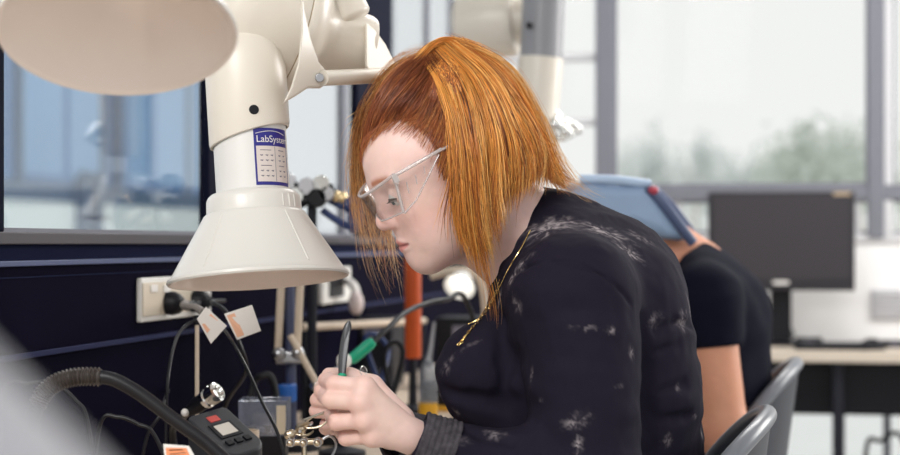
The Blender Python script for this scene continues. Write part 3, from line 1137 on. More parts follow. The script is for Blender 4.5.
def strands(name, guides, n, npt, width, colours, layer=0.006, jit=0.0022, clump=0.004, cl_scale=9, cut=(0.8, 1.0), seed=1, endspread=1.0, root=0.0, wave=0.0016):
    """strands between neighbouring guide lines; colours: list of (weight, rgb)"""
    rg = np.random.default_rng(seed)
    G = np.stack([catmull([HG(*p) for p in g], 40) for g in guides])       # m,40,3
    m = len(G)
    s = rg.random(n) * (m - 1)
    # catmull across guides
    ge = np.concatenate([2 * G[:1] - G[1:2], G, 2 * G[-1:] - G[-2:-1]])
    i = np.minimum(s.astype(int), m - 2)
    f = (s - i)[:, None, None]
    p0, p1, p2, p3 = ge[i], ge[i + 1], ge[i + 2], ge[i + 3]
    S = 0.5 * (2 * p1 + (p2 - p0) * f + (2 * p0 - 5 * p1 + 4 * p2 - p3) * f ** 2 + (3 * p1 - p0 - 3 * p2 + p3) * f ** 3)
    t = np.linspace(0, 1, npt)
    ln = cut[0] + (cut[1] - cut[0]) * rg.random(n)
    r0 = root * rg.random(n) ** 1.5
    tt = np.minimum(r0[:, None] + t[None, :] * (ln - r0)[:, None], 1) * 38.999
    a = np.minimum(tt.astype(int), 38)
    fr = (tt - a)[..., None]
    r = np.arange(n)[:, None]
    X = S[r, a] * (1 - fr) + S[r, a + 1] * fr
    # layering: towards the inside of the head
    lay = rg.random(n) ** 1.3
    cen = HG(450, 130, 0)
    inn = cen - X
    inn /= np.linalg.norm(inn, axis=2, keepdims=True)
    X = X + inn * (lay * layer)[:, None, None]
    # clumps: locks share a slow wander that grows along the strand
    key = np.floor(s * cl_scale + rg.random(n) * 0.7).astype(int)
    kk = int(key.max()) + 1
    ph = rg.normal(size=(kk, 3, 2))
    amp = np.linspace(0, 1, npt) ** 1.2
    wv = np.sin(ph[key][:, :, 0:1] * 3 + t[None, None, :] * (4 + 2 * ph[key][:, :, 1:2]))
    X = X + np.transpose(wv, (0, 2, 1)) * (clump * amp)[None, :, None]
    # gather each strand to the middle of its lock near the tip
    lc = np.zeros((kk, npt, 3))
    cnt = np.bincount(key, minlength=kk)
    for c in range(3):
        for j in range(npt):
            lc[:, j, c] = np.bincount(key, X[:, j, c], kk) / np.maximum(cnt, 1)
    pull = (0.55 * amp)[None, :, None] * rg.random(n)[:, None, None]
    X = X * (1 - pull) + lc[key] * pull
    wf = 2.5 + 4 * rg.random((n, 1, 1))
    wp = rg.random((n, 1, 1)) * 6.28
    X = X + rg.normal(size=(n, 1, 3)) * wave * np.sin(t[None, :, None] * wf * 2 + wp) * amp[None, :, None]
    d0 = rg.normal(size=(n, 1, 3)) * jit
    d1 = rg.normal(size=(n, 1, 3)) * jit * 1.6 * endspread
    X = X + d0 * (1 - t)[None, :, None] + d1 * (t ** 1.5)[None, :, None]
    # keep strands outside the scalp layer and the skin
    Xf = X.reshape(-1, 3)
    for fld, gap in ((under, 0.0012), (headf, 0.0015)):
        for _ in range(2):
            d = fld(Xf)
            b = np.where(d < gap)[0]
            if not len(b):
                break
            q = Xf[b]
            g_ = np.stack([fld(q + np.eye(3)[a_] * 0.002) - fld(q - np.eye(3)[a_] * 0.002) for a_ in range(3)], 1)
            g_ /= np.linalg.norm(g_, axis=1, keepdims=True) + 1e-9
            Xf[b] = q + g_ * (gap - d[b] + 0.002 * rg.random(len(b)))[:, None]
    X = Xf.reshape(X.shape)
    ribbon(name, X, width, colours, key, rg, inn)

def ribbon(name, X, width, colours, key, rg, inn):
    n, npt, _ = X.shape
    t = np.linspace(0, 1, npt)
    T = np.gradient(X, axis=1)
    T /= np.linalg.norm(T, axis=2, keepdims=True) + 1e-9
    A = np.cross(T, inn)
    A /= np.linalg.norm(A, axis=2, keepdims=True) + 1e-9
    Bn = np.cross(A, T)
    wd = width * (0.6 + 0.8 * rg.random(n))
    prof = np.clip(1.15 - t ** 3, 0.12, 1) * 0.5
    R = (wd[:, None] * prof[None, :])[..., None]
    ang = [0, 2 * PI / 3, 4 * PI / 3]
    V = np.stack([X + R * (math.cos(a_) * A + 0.6 * math.sin(a_) * Bn) for a_ in ang], 2)   # n,npt,3,3
    V = V.reshape(-1, 3)
    b = (np.arange(n)[:, None, None] * npt + np.arange(npt - 1)[None, :, None]) * 3
    k = np.arange(3)[None, None, :]
    k2 = (k + 1) % 3
    F = np.stack([b + k, b + k2, b + 3 + k2, b + 3 + k], -1).reshape(-1, 4)
    wts = np.array([c[0] for c in colours], float)
    cols = np.array([c[1] for c in colours], float)
    kk = int(key.max()) + 1
    lockc = rg.choice(len(cols), size=kk, p=wts / wts.sum())
    own = rg.choice(len(cols), size=n, p=wts / wts.sum())
    pick = np.where(rg.random(n) < 0.62, lockc[key], own)
    C = cols[pick] * (0.75 + 0.5 * rg.random(n))[:, None]
    C = np.repeat(C, npt * 3, axis=0)
    quads(name, V, F, M_hair, hairroot, C)

GOLD = [(3, (0.84, 0.37, 0.075)), (3, (0.66, 0.235, 0.040)), (2, (0.93, 0.52, 0.16)), (2, (0.40, 0.12, 0.024)), (1, (0.20, 0.06, 0.018))]
AUB = [(3, (0.29, 0.078, 0.026)), (3, (0.19, 0.048, 0.017)), (2, (0.42, 0.14, 0.045)), (1, (0.18, 0.05, 0.018))]
AUBL = [(3, (0.50, 0.16, 0.045)), (3, (0.34, 0.09, 0.028)), (2, (0.68, 0.29, 0.09))]
BLON = [(3, (0.74, 0.40, 0.12)), (2, (0.60, 0.25, 0.06)), (2, (0.85, 0.55, 0.24)), (1, (0.35, 0.12, 0.03))]

near_guides = [
    [(422, 60, .022), (437, 82, .066), (450, 122, .090), (455, 180, .096), (457, 225, .092), (464, 262, .080)],
    [(430, 55, .015), (453, 88, .064), (466, 138, .091), (470, 195, .096), (473, 245, .090), (482, 288, .080)],
    [(438, 48, .010), (468, 82, .064), (486, 138, .090), (489, 190, .092), (490, 232, .088), (498, 270, .075)],
    [(446, 43, .000), (484, 76, .055), (508, 124, .080), (516, 165, .085), (513, 198, .082), (508, 226, .070)],
    [(454, 42, -.005), (497, 70, .040), (525, 112, .060), (541, 152, .060), (540, 180, .060), (530, 200, .060)],
    [(462, 42, -.020), (505, 70, .010), (532, 112, .020), (551, 158, .020), (561, 182, .020), (570, 191, .020)],
    [(460, 41, -.040), (504, 68, -.030), (535, 112, -.030), (555, 160, -.030), (566, 184, -.030), (588, 196, -.030)]]
strands('hair_lock', near_guides, 5200, 22, 0.0012, GOLD, layer=0.016, jit=0.0022, clump=0.006, cl_scale=12, cut=(0.58, 1.0), seed=3)
tail_guides = [
    [(440, 60, .03), (462, 120, .088), (466, 200, .096), (476, 260, .088), (488, 300, .078), (494, 326, .070)],
    [(446, 52, .02), (474, 110, .086), (480, 200, .094), (488, 262, .084), (497, 310, .072), (499, 338, .066)]]
strands('hair_lock', tail_guides, 22, 22, 0.0008, GOLD, layer=0.008, jit=0.002, clump=0.004, cl_scale=6, cut=(0.8, 1.0), seed=4)
face_guides = [
    [(430, 70, .04), (446, 120, .086), (447, 170, .094), (437, 205, .094), (431, 216, .092)],
    [(432, 66, .04), (449, 118, .086), (452, 180, .094), (446, 225, .092), (447, 262, .088)]]
strands('hair_lock', face_guides, 26, 20, 0.0009, GOLD, layer=0.004, jit=0.003, clump=0.004, cl_scale=6, cut=(0.6, 1.0), seed=14)
front_guides = [
    [(363, 164, .020), (364, 126, .034), (378, 92, .040), (403, 67, .030), (430, 54, .016)],
    [(371, 140, .042), (379, 114, .054), (395, 87, .052), (415, 67, .038), (436, 52, .014)],
    [(388, 121, .060), (398, 104, .069), (412, 86, .063), (427, 69, .044), (442, 51, .014)],
    [(410, 127, .068), (420, 110, .073), (430, 92, .065), (438, 75, .043), (444, 58, .010)],
    [(434, 147, .075), (441, 122, .078), (446, 98, .067), (449, 76, .043), (451, 58, .010)],
    [(446, 184, .078), (452, 140, .080), (456, 100, .066), (458, 76, .042), (460, 58, .010)]]
strands('hair_lock', front_guides, 3000, 18, 0.0011, AUB, layer=0.012, jit=0.0022, clump=0.004, cl_scale=9, cut=(0.85, 1.0), seed=5, root=0.16)
far_guides = [
    [(430, 58, .005), (390, 76, .000), (374, 108, -.006), (367, 150, -.018), (366, 185, -.034), (368, 222, -.046), (386, 258, -.05)],
    [(434, 55, -.01), (394, 70, -.02), (376, 104, -.030), (368, 148, -.045), (367, 195, -.06), (378, 245, -.06), (404, 286, -.06)],
    [(438, 50, -.02), (404, 64, -.04), (382, 98, -.060), (371, 148, -.075), (376, 200, -.08), (396, 252, -.08), (422, 292, -.07)],
    [(446, 46, -.03), (420, 60, -.06), (400, 98, -.078), (394, 148, -.090), (402, 200, -.09), (412, 246, -.08), (430, 276, -.07)]]
strands('hair_lock', far_guides, 620, 26, 0.0010, BLON, layer=0.006, jit=0.003, clump=0.030, cl_scale=5, cut=(0.50, 1.0), seed=6)
fringe_guides = [
    [(440, 50, .01), (404, 63, .012), (382, 85, .012), (370, 116, .004), (365, 146, -.008), (365, 172, -.03)],
    [(446, 47, -.01), (412, 58, -.01), (386, 80, -.012), (371, 112, -.020), (366, 148, -.030), (366, 188, -.04)]]
strands('hair_lock', fringe_guides, 600, 18, 0.0011, AUBL, layer=0.005, jit=0.002, clump=0.003, cl_scale=8, cut=(0.75, 1.0), seed=9)
fly_guides = [
    [(430, 50, .0), (394, 62, .0), (366, 100, -.01), (355, 150, -.03), (355, 210, -.05), (343, 248, -.06)],
    [(440, 48, .0), (398, 58, -.02), (366, 98, -.04), (354, 160, -.06), (366, 240, -.06), (378, 270, -.06)],
    [(452, 40, .0), (400, 54, -.04), (372, 98, -.07), (364, 160, -.09), (384, 240, -.08), (402, 262, -.06)]]
strands('hair_lock', fly_guides, 34, 22, 0.0006, BLON, layer=0.004, jit=0.004, clump=0.014, cl_scale=12, cut=(0.7, 1.0), seed=11)
back_fly = [
    [(450, 36, .0), (508, 62, .02), (540, 112, .02), (560, 160, .02), (580, 190, .02), (600, 200, .02)],
    [(450, 38, -.03), (510, 64, -.03), (542, 112, -.03), (564, 160, -.03), (586, 188, -.03), (612, 204, -.03)]]
strands('hair_lock', back_fly, 60, 20, 0.0006, BLON, layer=0.006, jit=0.003, clump=0.005, cl_scale=14, cut=(0.7, 1.0), seed=12)
crown_guides = [
    [(415, 62, .03), (432, 44, .02), (450, 39, .0), (480, 50, -.01), (508, 76, -.02)],
    [(408, 66, -.01), (428, 46, -.02), (450, 40, -.03), (482, 50, -.04), (512, 80, -.05)],
    [(400, 76, -.05), (425, 54, -.06), (450, 48, -.07), (482, 58, -.08), (512, 90, -.08)]]
strands('hair_lock', crown_guides, 1300, 16, 0.0012, GOLD, layer=0.008, jit=0.002, clump=0.002, cl_scale=10, cut=(0.8, 1.0), seed=13)
baby_guides = [
    [(366, 168, .022), (367, 148, .030), (374, 124, .042), (388, 100, .046)],
    [(374, 150, .044), (381, 130, .053), (392, 108, .058), (408, 88, .050)],
    [(388, 136, .060), (397, 118, .068), (411, 100, .066), (424, 84, .052)],
    [(408, 140, .068), (419, 122, .076), (430, 104, .072), (438, 86, .055)],
    [(428, 158, .076), (437, 138, .082), (445, 116, .080), (450, 96, .066)],
    [(440, 184, .080), (447, 160, .084), (452, 130, .084), (456, 104, .070)]]
strands('hair_lock', baby_guides, 520, 12, 0.00045, AUBL, layer=0.001, jit=0.002, clump=0.002, cl_scale=14, cut=(0.5, 1.0), seed=21, root=0.45, wave=0.001)

# ---- safety glasses
M_clear = glass('clear_polycarbonate', (0.95, 0.945, 0.945), 0.035, 0.02, True, 0.015, (0.9, 0.88, 0.88))
M_clear2 = glass('clear_side_shield', (0.98, 0.975, 0.975), 0.012, 0.03, True, 0.006, (0.9, 0.88, 0.88))
M_clearedge = glass('clear_frame_edge', (0.86, 0.84, 0.84), 0.16, 0.08, True, 0.30, (0.92, 0.86, 0.85))
gl = thing('safety_glasses', 'clear plastic wraparound safety glasses worn by the ginger-haired woman', 'glasses', H(0.11, 0.0, 0))
def lensF(a, b):
    """a -1..1 across, b 0 (top)..1 (bottom)"""
    F0 = 0.1175 - 0.008 * b - (0.036 - 0.016 * b) * abs(a) ** 2.4
    U0 = 0.0255 + 0.012 * a * a - b * (0.039 + 0.009 * a * a) + 0.010 * max(0, 1 - abs(a) * 5) * b
    return H(F0, U0, 0.069 * a)
pts = [[lensF(a, b) for a in np.linspace(-1, 1, 41)] for b in np.linspace(0, 1, 13)]
MB().grid(pts, 0.0018).build('lens', M_clear, gl, smooth=50)
em = MB()
em.tube([lensF(a, -0.02) for a in np.linspace(-1, 1, 41)], 0.0024, 8)
em.tube([lensF(a, 1.0) for a in np.linspace(-1, 1, 41)], 0.0013, 8)
for s in (1, -1):
    em.tube([lensF(s, b) for b in np.linspace(-0.05, 1, 9)], 0.0022, 8)
em.build('lens_rim', M_clearedge, gl, smooth=50)
for s in (1, -1):
    g = []
    for b in np.linspace(0, 1, 7):
        row = []
        for a in np.linspace(0, 1, 11):
            t0 = np.array([0.0820 + (0.012 - 0.0820) * a, 0.0375 + 0.006 * a, (0.0705 + 0.012 * math.sin(a * PI / 2)) * s])
            k1, k2 = min(1, a / 0.3), max(0, (a - 0.3) / 0.7)
            lo = np.array([0.0895 - 0.0198 * k1 - 0.0517 * k2, -0.0125 + 0.0092 * k1 + 0.0418 * k2, (0.0700 + 0.012 * math.sin(a * PI / 2)) * s])
            q = t0 * (1 - b) + lo * b
            row.append(H(*q))
        g.append(row)
    MB().grid(g, 0.0016).build('side_shield', M_clear2, gl, smooth=50)
    rm = MB()
    rm.tube(g[0], 0.0026, 8)
    rm.tube(g[-1], 0.0012, 8)
    for f in (0.25, 0.45, 0.62):                       # vent slots moulded in the shield
        k = int(f * 10)
        rm.tube([g[2][k], g[3][k], g[4][k]], 0.0008, 6)
    rm.tube(catmull([H(0.012, 0.0425, 0.082 * s), H(-0.015, 0.042, 0.083 * s), H(-0.045, 0.028, 0.081 * s)], 9), 0.0022, 8)
    rm.build('temple', M_clearedge, gl, smooth=50)
    MB().box(H(0.082, 0.0335, 0.073 * s), (0.008, 0.011, 0.005), HR).cyl(H(0.082, 0.041, 0.073 * s), H(0.082, 0.025, 0.073 * s), 0.0022, n=10).build('hinge', M_clearedge, gl, bevel=0.0008)

# ---- necklace: fine gold chain and a drop of small links
def on_top(px, py, off=0.002):
    h = top.trace(px, py)
    g = np.stack([(top(h[None] + np.eye(3)[a] * 0.003)[0] - top(h[None] - np.eye(3)[a] * 0.003)[0]) for a in range(3)])
    return h + unit(g) * off
nk_line = [(531, 232), (522, 250), (510, 270), (500, 290), (488, 308), (479, 321)]
nk_pts = [on_top(*p, 0.0025) for p in nk_line]
nl = thing('necklace', 'fine gold chain necklace with dangling links on the black top', 'necklace', nk_pts[-1])
path = catmull(nk_pts, 120)
cm = MB()
for i in range(0, 119):
    d = unit(path[i + 1] - path[i])
    x, y, z = frame_from(d)
    a = x if i % 2 else y
    cm.sphere(path[i], 0.0009, 6, (1, 1, 1.5), np.array([x, y, z]))
cm.build('chain', M_gold, nl)
path = catmull([on_top(*p, 0.0025) for p in [(501, 282), (497, 296), (490, 309), (482, 319), (474, 328), (466, 338), (460, 347)]], 26)
cm = MB()
for i in range(25):
    d = unit(path[i + 1] - path[i])
    x, y, z = frame_from(d, -np.array([0, 1.0, 0]))
    ring = [path[i] + (x if i % 2 else y) * 0.0017 * math.cos(t) + z * 0.0034 * math.sin(t) for t in np.linspace(0, 2 * PI, 13)]
    cm.tube(ring, 0.0005, 5, cap=False)
cm.build('link_chain', M_gold, nl)
for q, (a, b) in enumerate([((478, 322), (470, 326)), ((472, 331), (466, 339)), ((467, 337), (459, 346))]):
    A_, B_ = on_top(*a, 0.003), on_top(*b, 0.003)
    MB().tube([A_, A_ + (B_ - A_) * 0.2, A_ + (B_ - A_) * 0.5, A_ + (B_ - A_) * 0.8, B_], [0.0013, 0.0007, 0.0006, 0.0008, 0.0014], 8).sphere(B_, 0.0015, 8).build('pendant', M_gold, nl)

# ---- slim tool held upright between the fingers
ta, tb = P(342, 377, 2.172), P(349, 321, 2.185)
tl = thing('tweezers', 'slim dark steel tool with green collar held upright in her fingers', 'tool', ta)
tx_ = unit(tb - ta)
sd = unit(np.cross(tx_, [0, 1.0, 0]))
fr_ = np.cross(sd, tx_)
LT = np.linalg.norm(tb - ta)
def blade(off, w0, th):
    out = []
    for t in np.linspace(0, 1, 16):
        wdt = w0 * (0.72 + 0.55 * math.sin(PI * min(1, t * 0.75 + 0.12)) ) * (1 if t < 0.86 else math.sqrt(max(0.02, 1 - ((t - 0.86) / 0.14) ** 2)))
        c = ta + tx_ * (LT * t) + fr_ * off * (1 - t * 0.8) + sd * 0.0022 * math.sin(PI * t)
        out.append([c + sd * wdt * u + fr_ * th * 0.5 * (1 - u * u) for u in (-1, -0.5, 0, 0.5, 1)])
    return out
M_tool = mat('dark_steel', (0.10, 0.10, 0.105), 0.3, metal=1.0)
b1 = MB().grid(blade(-0.003, 0.0042, 0.003), 0.0018).build('blade', M_tool, tl)
MB().grid(blade(0.003, 0.0042, -0.003), 0.0018).build('blade', M_tool, tl)
MB().tube([ta - tx_ * 0.030, ta - tx_ * 0.004, ta + tx_ * 0.003, ta + tx_ * 0.0045], [0.0050, 0.0056, 0.0056, 0.0044], 16).build('grip', M_green, tl, label='bright green grip')

# ================================================================== fume extraction arms
def hood(root, o, dn, s=1.0, out=M_hoodw, label=None):
    """bell hood; o = centre of the rim, dn = direction the mouth looks"""
    up = -unit(dn)
    pr = [(0.1185, 0.000), (0.1200, 0.0025), (0.1190, 0.0060), (0.1145, 0.0085), (0.1120, 0.0130), (0.0690, 0.0840), (0.0670, 0.0875), (0.0650, 0.0890), (0.0630, 0.0898), (0.0622, 0.1070), (0.0600, 0.1120), (0.0560, 0.1155), (0.0490, 0.1175)]
    pi = [(0.0470, 0.1165), (0.0550, 0.0900), (0.0640, 0.0830), (0.1090, 0.0125), (0.1130, 0.0040), (0.1160, 0.0005), (0.1185, 0.0)]
    h = MB().lathe(o, up, [(r * s, q * s) for r, q in pr], 96).build('hood', out, root, smooth=40)
    MB().lathe(o, up, [(r * s, q * s) for r, q in pi], 96).build('hood_lining', M_cream_in, h, smooth=40)
    return up
R4, T7 = math.radians(4.2), math.radians(6.6)
dn = unit([math.sin(R4), -math.sin(T7), -math.cos(R4) * math.cos(T7)])
o1 = P(258.5, 281, 2.30)
arm = thing('extraction_arm', 'cream extraction arm with blue label and bell hood nearest the woman', 'extraction arm', o1)
up = hood(arm, o1, dn)
k_ = 2.30 / FPX
tube_top = o1 + up * 0.215
MB().lathe(o1, up, [(0.0485, 0.114), (0.0485, 0.30)], 64).build('tube', M_cream_tube, arm)
for q in (-1, 0, 1):
    a = math.radians(-62 + q * 9)
    x_, y_, z_ = frame_from(up, (0, 1, 0))
# ribs at the right of the hood neck
cx = unit(np.cross([0, 1.0, 0], up)); cy = unit(np.cross(up, cx))
if cx[0] < 0: cx = -cx
if cy[1] > 0: cy = -cy
for q in (44, 54, 64):
    a = math.radians(q)
    dirn = cx * math.sin(a) + cy * math.cos(a)
    MB().tube([o1 + up * 0.0910 + dirn * 0.0625, o1 + up * 0.1070 + dirn * 0.0618], 0.0014, 8).build('rib', M_hoodw, arm)
for q in (-31, 42):
    a = math.radians(q)
    dirn = cx * math.sin(a) + cy * math.cos(a)
    MB().tube([o1 + up * 0.0840 + dirn * 0.0688, o1 + up * 0.0140 + dirn * 0.1112], 0.0013, 8).build('moulding_line', M_hoodw, arm)
# sleeve with a slanted lower edge, dome shoulder
b0 = o1 + up * 0.195
sl = MB()
prof = [(0.0500, -0.002), (0.0530, -0.001), (0.0540, 0.004), (0.0540, 0.075), (0.0535, 0.095), (0.050, 0.115), (0.041, 0.132), (0.027, 0.144), (0.010, 0.149), (0.0005, 0.150)]
sl.lathe(b0, up, prof, 72)
nv = []
for v in sl.v:
    v = np.array(v)
    h_ = (v - b0).dot(up)
    f_ = max(0, 1 - h_ / 0.07)
    nv.append(v + up * ((v - b0).dot(cx) * 0.24 - 0.002) * f_)
sl.v = nv
sl.build('sleeve', M_cream, arm, smooth=50)
pl = P(257, 105, 2.2455)
ctr = b0 + up * (pl - b0).dot(up)
dirn = unit((pl - ctr))
MB().cyl(ctr + dirn * 0.0525, ctr + dirn * 0.0552, 0.0068, 0.0062, 20).build('plug', M_black, arm, bevel=0.0006)
# label wrapped on the tube
def tubep(ang, h_, r=0.0489):
    a = math.radians(ang)
    return o1 + up * h_ + (cx * math.sin(a) + cy * math.cos(a)) * r
def patch(a0, a1, h0, h1, r, m, name, par):
    g = [[tubep(a, h_, r) for a in np.linspace(a0, a1, 17)] for h_ in np.linspace(h0, h1, 5)]
    return MB().grid(g, 0.0003).build(name, m, par)
LB = (12, 78, 0.1200, 0.1955)
lab = patch(LB[0], LB[1], LB[2], LB[3], 0.0488, M_labelblue, 'label', arm)
patch(15, 75, 0.1245, 0.1715, 0.04905, mat('label_cream', (0.70, 0.62, 0.58), 0.5), 'label_table', lab)
arcm = MB()
arcm.tube([tubep(15 + 55 * t, 0.1880 + 0.0035 * math.sin(PI * t), 0.0491) for t in np.linspace(0, 1, 17)], 0.00045, 6)
arcm.build('label_arc', M_label, lab)
ink = MB()
rg = np.random.default_rng(3)
for r_ in range(6):
    hh_ = 0.1660 - r_ * 0.0068
    for c0, c1, nn in ((18, 44, 3), (50, 70, 2)):
        if r_ == 0 or r_ == 3:
            ink.tube([tubep(a, hh_, 0.0493) for a in np.linspace(c0 + 3, c1 - 5, 6)], 0.0005, 4)
        else:
            for q in range(nn):
                a = c0 + (c1 - c0) * (q + 0.3) / nn
                ink.tube([tubep(a + e, hh_ + 0.0008 * math.sin(e * 2), 0.0493) for e in np.linspace(0, 4, 4)], 0.0007, 4)
ink.tube([tubep(46, h_, 0.0493) for h_ in (0.1250, 0.15, 0.1710)], 0.0003, 4)
ink.build('label_print', M_ink, lab)

def text_mesh(body, size):
    cu = bpy.data.curves.new('t', 'FONT')
    cu.body = body
    cu.size = size
    cu.extrude = 0
    ob = bpy.data.objects.new('t', cu)
    COL.objects.link(ob)
    dg = bpy.context.evaluated_depsgraph_get()
    me = bpy.data.meshes.new_from_object(ob.evaluated_get(dg))
    vs = [v.co.copy() for v in me.vertices]
    fs = [tuple(p.vertices) for p in me.polygons]
    bpy.data.objects.remove(ob)
    bpy.data.meshes.remove(me)
    return vs, fs
vs, fs = text_mesh('LabSystems', 0.0128)
tm = MB()
tm.add([tubep(15.5 + math.degrees(v[0] / 0.049), 0.1765 + v[1], 0.04935) for v in vs], fs)
tm.build('label_text', M_label, lab, smooth=0)

# barrel joint, yoke and parallel link
ax = unit([0.90, 0.40, -0.24])
bc_ = P(258, 14, 2.40)
br = MB()
br.lathe(bc_, ax, [(0.002, -0.078), (0.060, -0.076), (0.088, -0.068), (0.102, -0.052), (0.107, -0.030), (0.107, 0.038), (0.106, 0.0405), (0.1045, 0.041), (0.1045, 0.043)], 96)
br.build('barrel', M_cream, arm, smooth=45)
br = MB()
br.lathe(bc_, ax, [(0.1045, 0.042), (0.106, 0.0425), (0.107, 0.045), (0.104, 0.056), (0.090, 0.072), (0.072, 0.080), (0.058, 0.090), (0.048, 0.11), (0.0450, 0.158), (0.043, 0.164), (0.02, 0.166), (0.0005, 0.166)], 96)
br.build('yoke', M_cream, arm, smooth=45)
MB().lathe(bc_, ax, [(0.1052, 0.0395), (0.1058, 0.0415), (0.1052, 0.0435)], 96).build('seam_ring', mat('seam_brown', (0.38, 0.30, 0.20), 0.5), arm)
def ycap(p, q, ra, rb, name):
    MB().tube([p, q], [ra, rb], 24).build(name, M_cream, arm, bevel=0.002)
j1, j2 = P(319, 78, 2.300), P(383, 58, 2.455)
lk = MB().tube(catmull([P(322, 78, 2.305), P(350, 77, 2.36), P(390, 75, 2.45)], 12), 0.0105, 20)
lk.build('link_rod', M_cream, arm, smooth=50)
def lug(c, n, tri, name):
    m = MB().prism([np.asarray(q) for q in tri], np.asarray(n) * 0.012)
    return m.build(name, M_cream, arm, bevel=0.003)
nrm = unit([0.25, -0.97, 0.0])
lug(j1, -nrm, [P(a_, b_, 2.30 + (a_ - 318) * 0.0022) for a_, b_ in ((301, -20), (305, 10), (311, 38), (319, 62), (328, 72), (329, 82), (321, 88), (308, 88), (296, 96), (284, 103), (292, 86), (299, 62), (302, 30))], 'lug')
lug(j2, -nrm, [P(a_, b_, 2.44 + (a_ - 383) * 0.0022) for a_, b_ in ((366, 22), (376, 30), (386, 44), (395, 62), (392, 77), (372, 76), (366, 66))], 'lug')
sc_ = MB().cyl(j1 + nrm * 0.001, j1 + nrm * 0.006, 0.0062, 0.0058, 16)
sc_.build('screw', M_steel, arm, bevel=0.0008)
sc_ = MB().cyl(j2 + nrm * -0.004, j2 + nrm * 0.004, 0.0066, 0.0060, 16)
sc_.build('screw', M_tool, arm, bevel=0.0008)
ut = P(346, 36, 2.50)
MB().tube(catmull([P(352, 24, 2.43), P(350, 20, 2.43), P(347, 14, 2.43), P(340, 0, 2.43), P(326, -40, 2.43), P(318, -120, 2.44), np.array([ut[0] + 0.01, ut[1] + 0.01, 2.80])], 30), [0.006, 0.016, 0.022, 0.026, 0.0285, 0.030, 0.031] + [0.032] * 23, 48).build('upper_tube', M_cream, arm)
MB().lathe(np.array([ut[0] + 0.01, ut[1] + 0.01, 2.80]), (0, 0, -1), [(0.0, 0), (0.08, 0), (0.08, 0.012), (0.04, 0.016)], 48).build('ceiling_flange', M_cream, arm)

# hood hanging at the upper left, nearer the camera
o2 = P(117, 35, 1.70)
dn2 = unit([0.05, -math.sin(math.radians(25.5)), -math.cos(math.radians(25.5))])
arm2 = thing('extraction_arm', 'cream extraction hood seen from below at the top left corner', 'extraction arm', o2)
up2 = hood(arm2, o2, dn2, 0.975)
q0 = o2 + up2 * 0.12
q1 = o2 + up2 * 0.24
MB().tube(catmull([q0, q1, q1 + [0.0, 0.03, 0.10], q1 + [0.0, 0.05, 0.3]], 20), 0.047, 48).build('tube', M_cream_tube, arm2)
qe = q1 + [0.0, 0.05, 0.3]
MB().tube([qe, np.array([qe[0], qe[1], 2.80])], 0.05, 48).build('upper_tube', M_cream, arm2)
MB().lathe(np.array([qe[0], qe[1], 2.80]), (0, 0, -1), [(0.0, 0), (0.09, 0), (0.09, 0.012), (0.05, 0.016)], 48).build('ceiling_flange', M_cream, arm2)
MB().sphere(P(154, 9, 1.70) + up2 * 0.085, 0.004, 12).build('plug', M_black, arm2)

# arm further back, behind the woman's head
Yb = 3.9
bo = P(538, 128, Yb)
arm3 = thing('extraction_arm', 'out-of-focus extraction arm with grey tube behind the ginger hair', 'extraction arm', bo)
MB().tube(catmull([P(536, 152, Yb), P(536, 122, Yb), P(541, 58, Yb)], 10), [0.040, 0.046, 0.046, 0.047, 0.048, 0.048, 0.049, 0.049, 0.050, 0.050], 40).build('sleeve', M_cream, arm3)
gt = P(556, -260, Yb)
MB().tube([P(541, 58, Yb), np.array([P(566, -70, Yb)[0], Yb, 2.8])], 0.047, 40).build('tube', mat('grey_tube', (0.26, 0.26, 0.28), 0.35, spec=0.4), arm3)
MB().lathe(np.array([P(566, -70, Yb)[0], Yb, 2.8]), (0, 0, -1), [(0.0, 0), (0.09, 0), (0.09, 0.012), (0.05, 0.016)], 40).build('ceiling_flange', M_cream, arm3)
MB().lathe(P(498, 22, Yb + 0.1), (0.95, -0.3, 0.05), [(0.001, -0.10), (0.06, -0.095), (0.078, -0.08), (0.082, -0.05), (0.082, 0.03), (0.075, 0.045), (0.055, 0.05), (0.05, 0.10), (0.001, 0.105)], 48).build('barrel', M_cream, arm3)
MB().tube(catmull([P(488, 60, Yb), P(500, 72, Yb), P(516, 84, Yb)], 8), 0.022, 24).build('link_rod', M_cream, arm3)
MB().cyl(P(528, 28, Yb) - [0, 0.053, 0], P(528, 28, Yb) - [0, 0.045, 0], 0.007, n=16).build('plug', M_black, arm3)
MB().cyl(P(557, 68, Yb), P(560, 68, Yb) , 0.009, n=16).build('knob', M_black, arm3)
cl = MB()
cl.tube(catmull([P(552, 108, Yb), P(560, 118, Yb - .02), P(572, 124, Yb), P(580, 130, Yb)], 12), 0.008, 12)
cl.tube(catmull([P(552, 136, Yb), P(562, 138, Yb - .02), P(574, 132, Yb), P(581, 130, Yb)], 12), 0.009, 12)
cl.sphere(P(556, 124, Yb - .03), 0.017, 16)
cl.sphere(P(566, 131, Yb - .03), 0.014, 16)
cl.build('chrome_clamp', M_chrome, arm3)
up3 = hood(arm3, P(532, 218, Yb), unit([0.0, -0.05, -1.0]), 0.9)

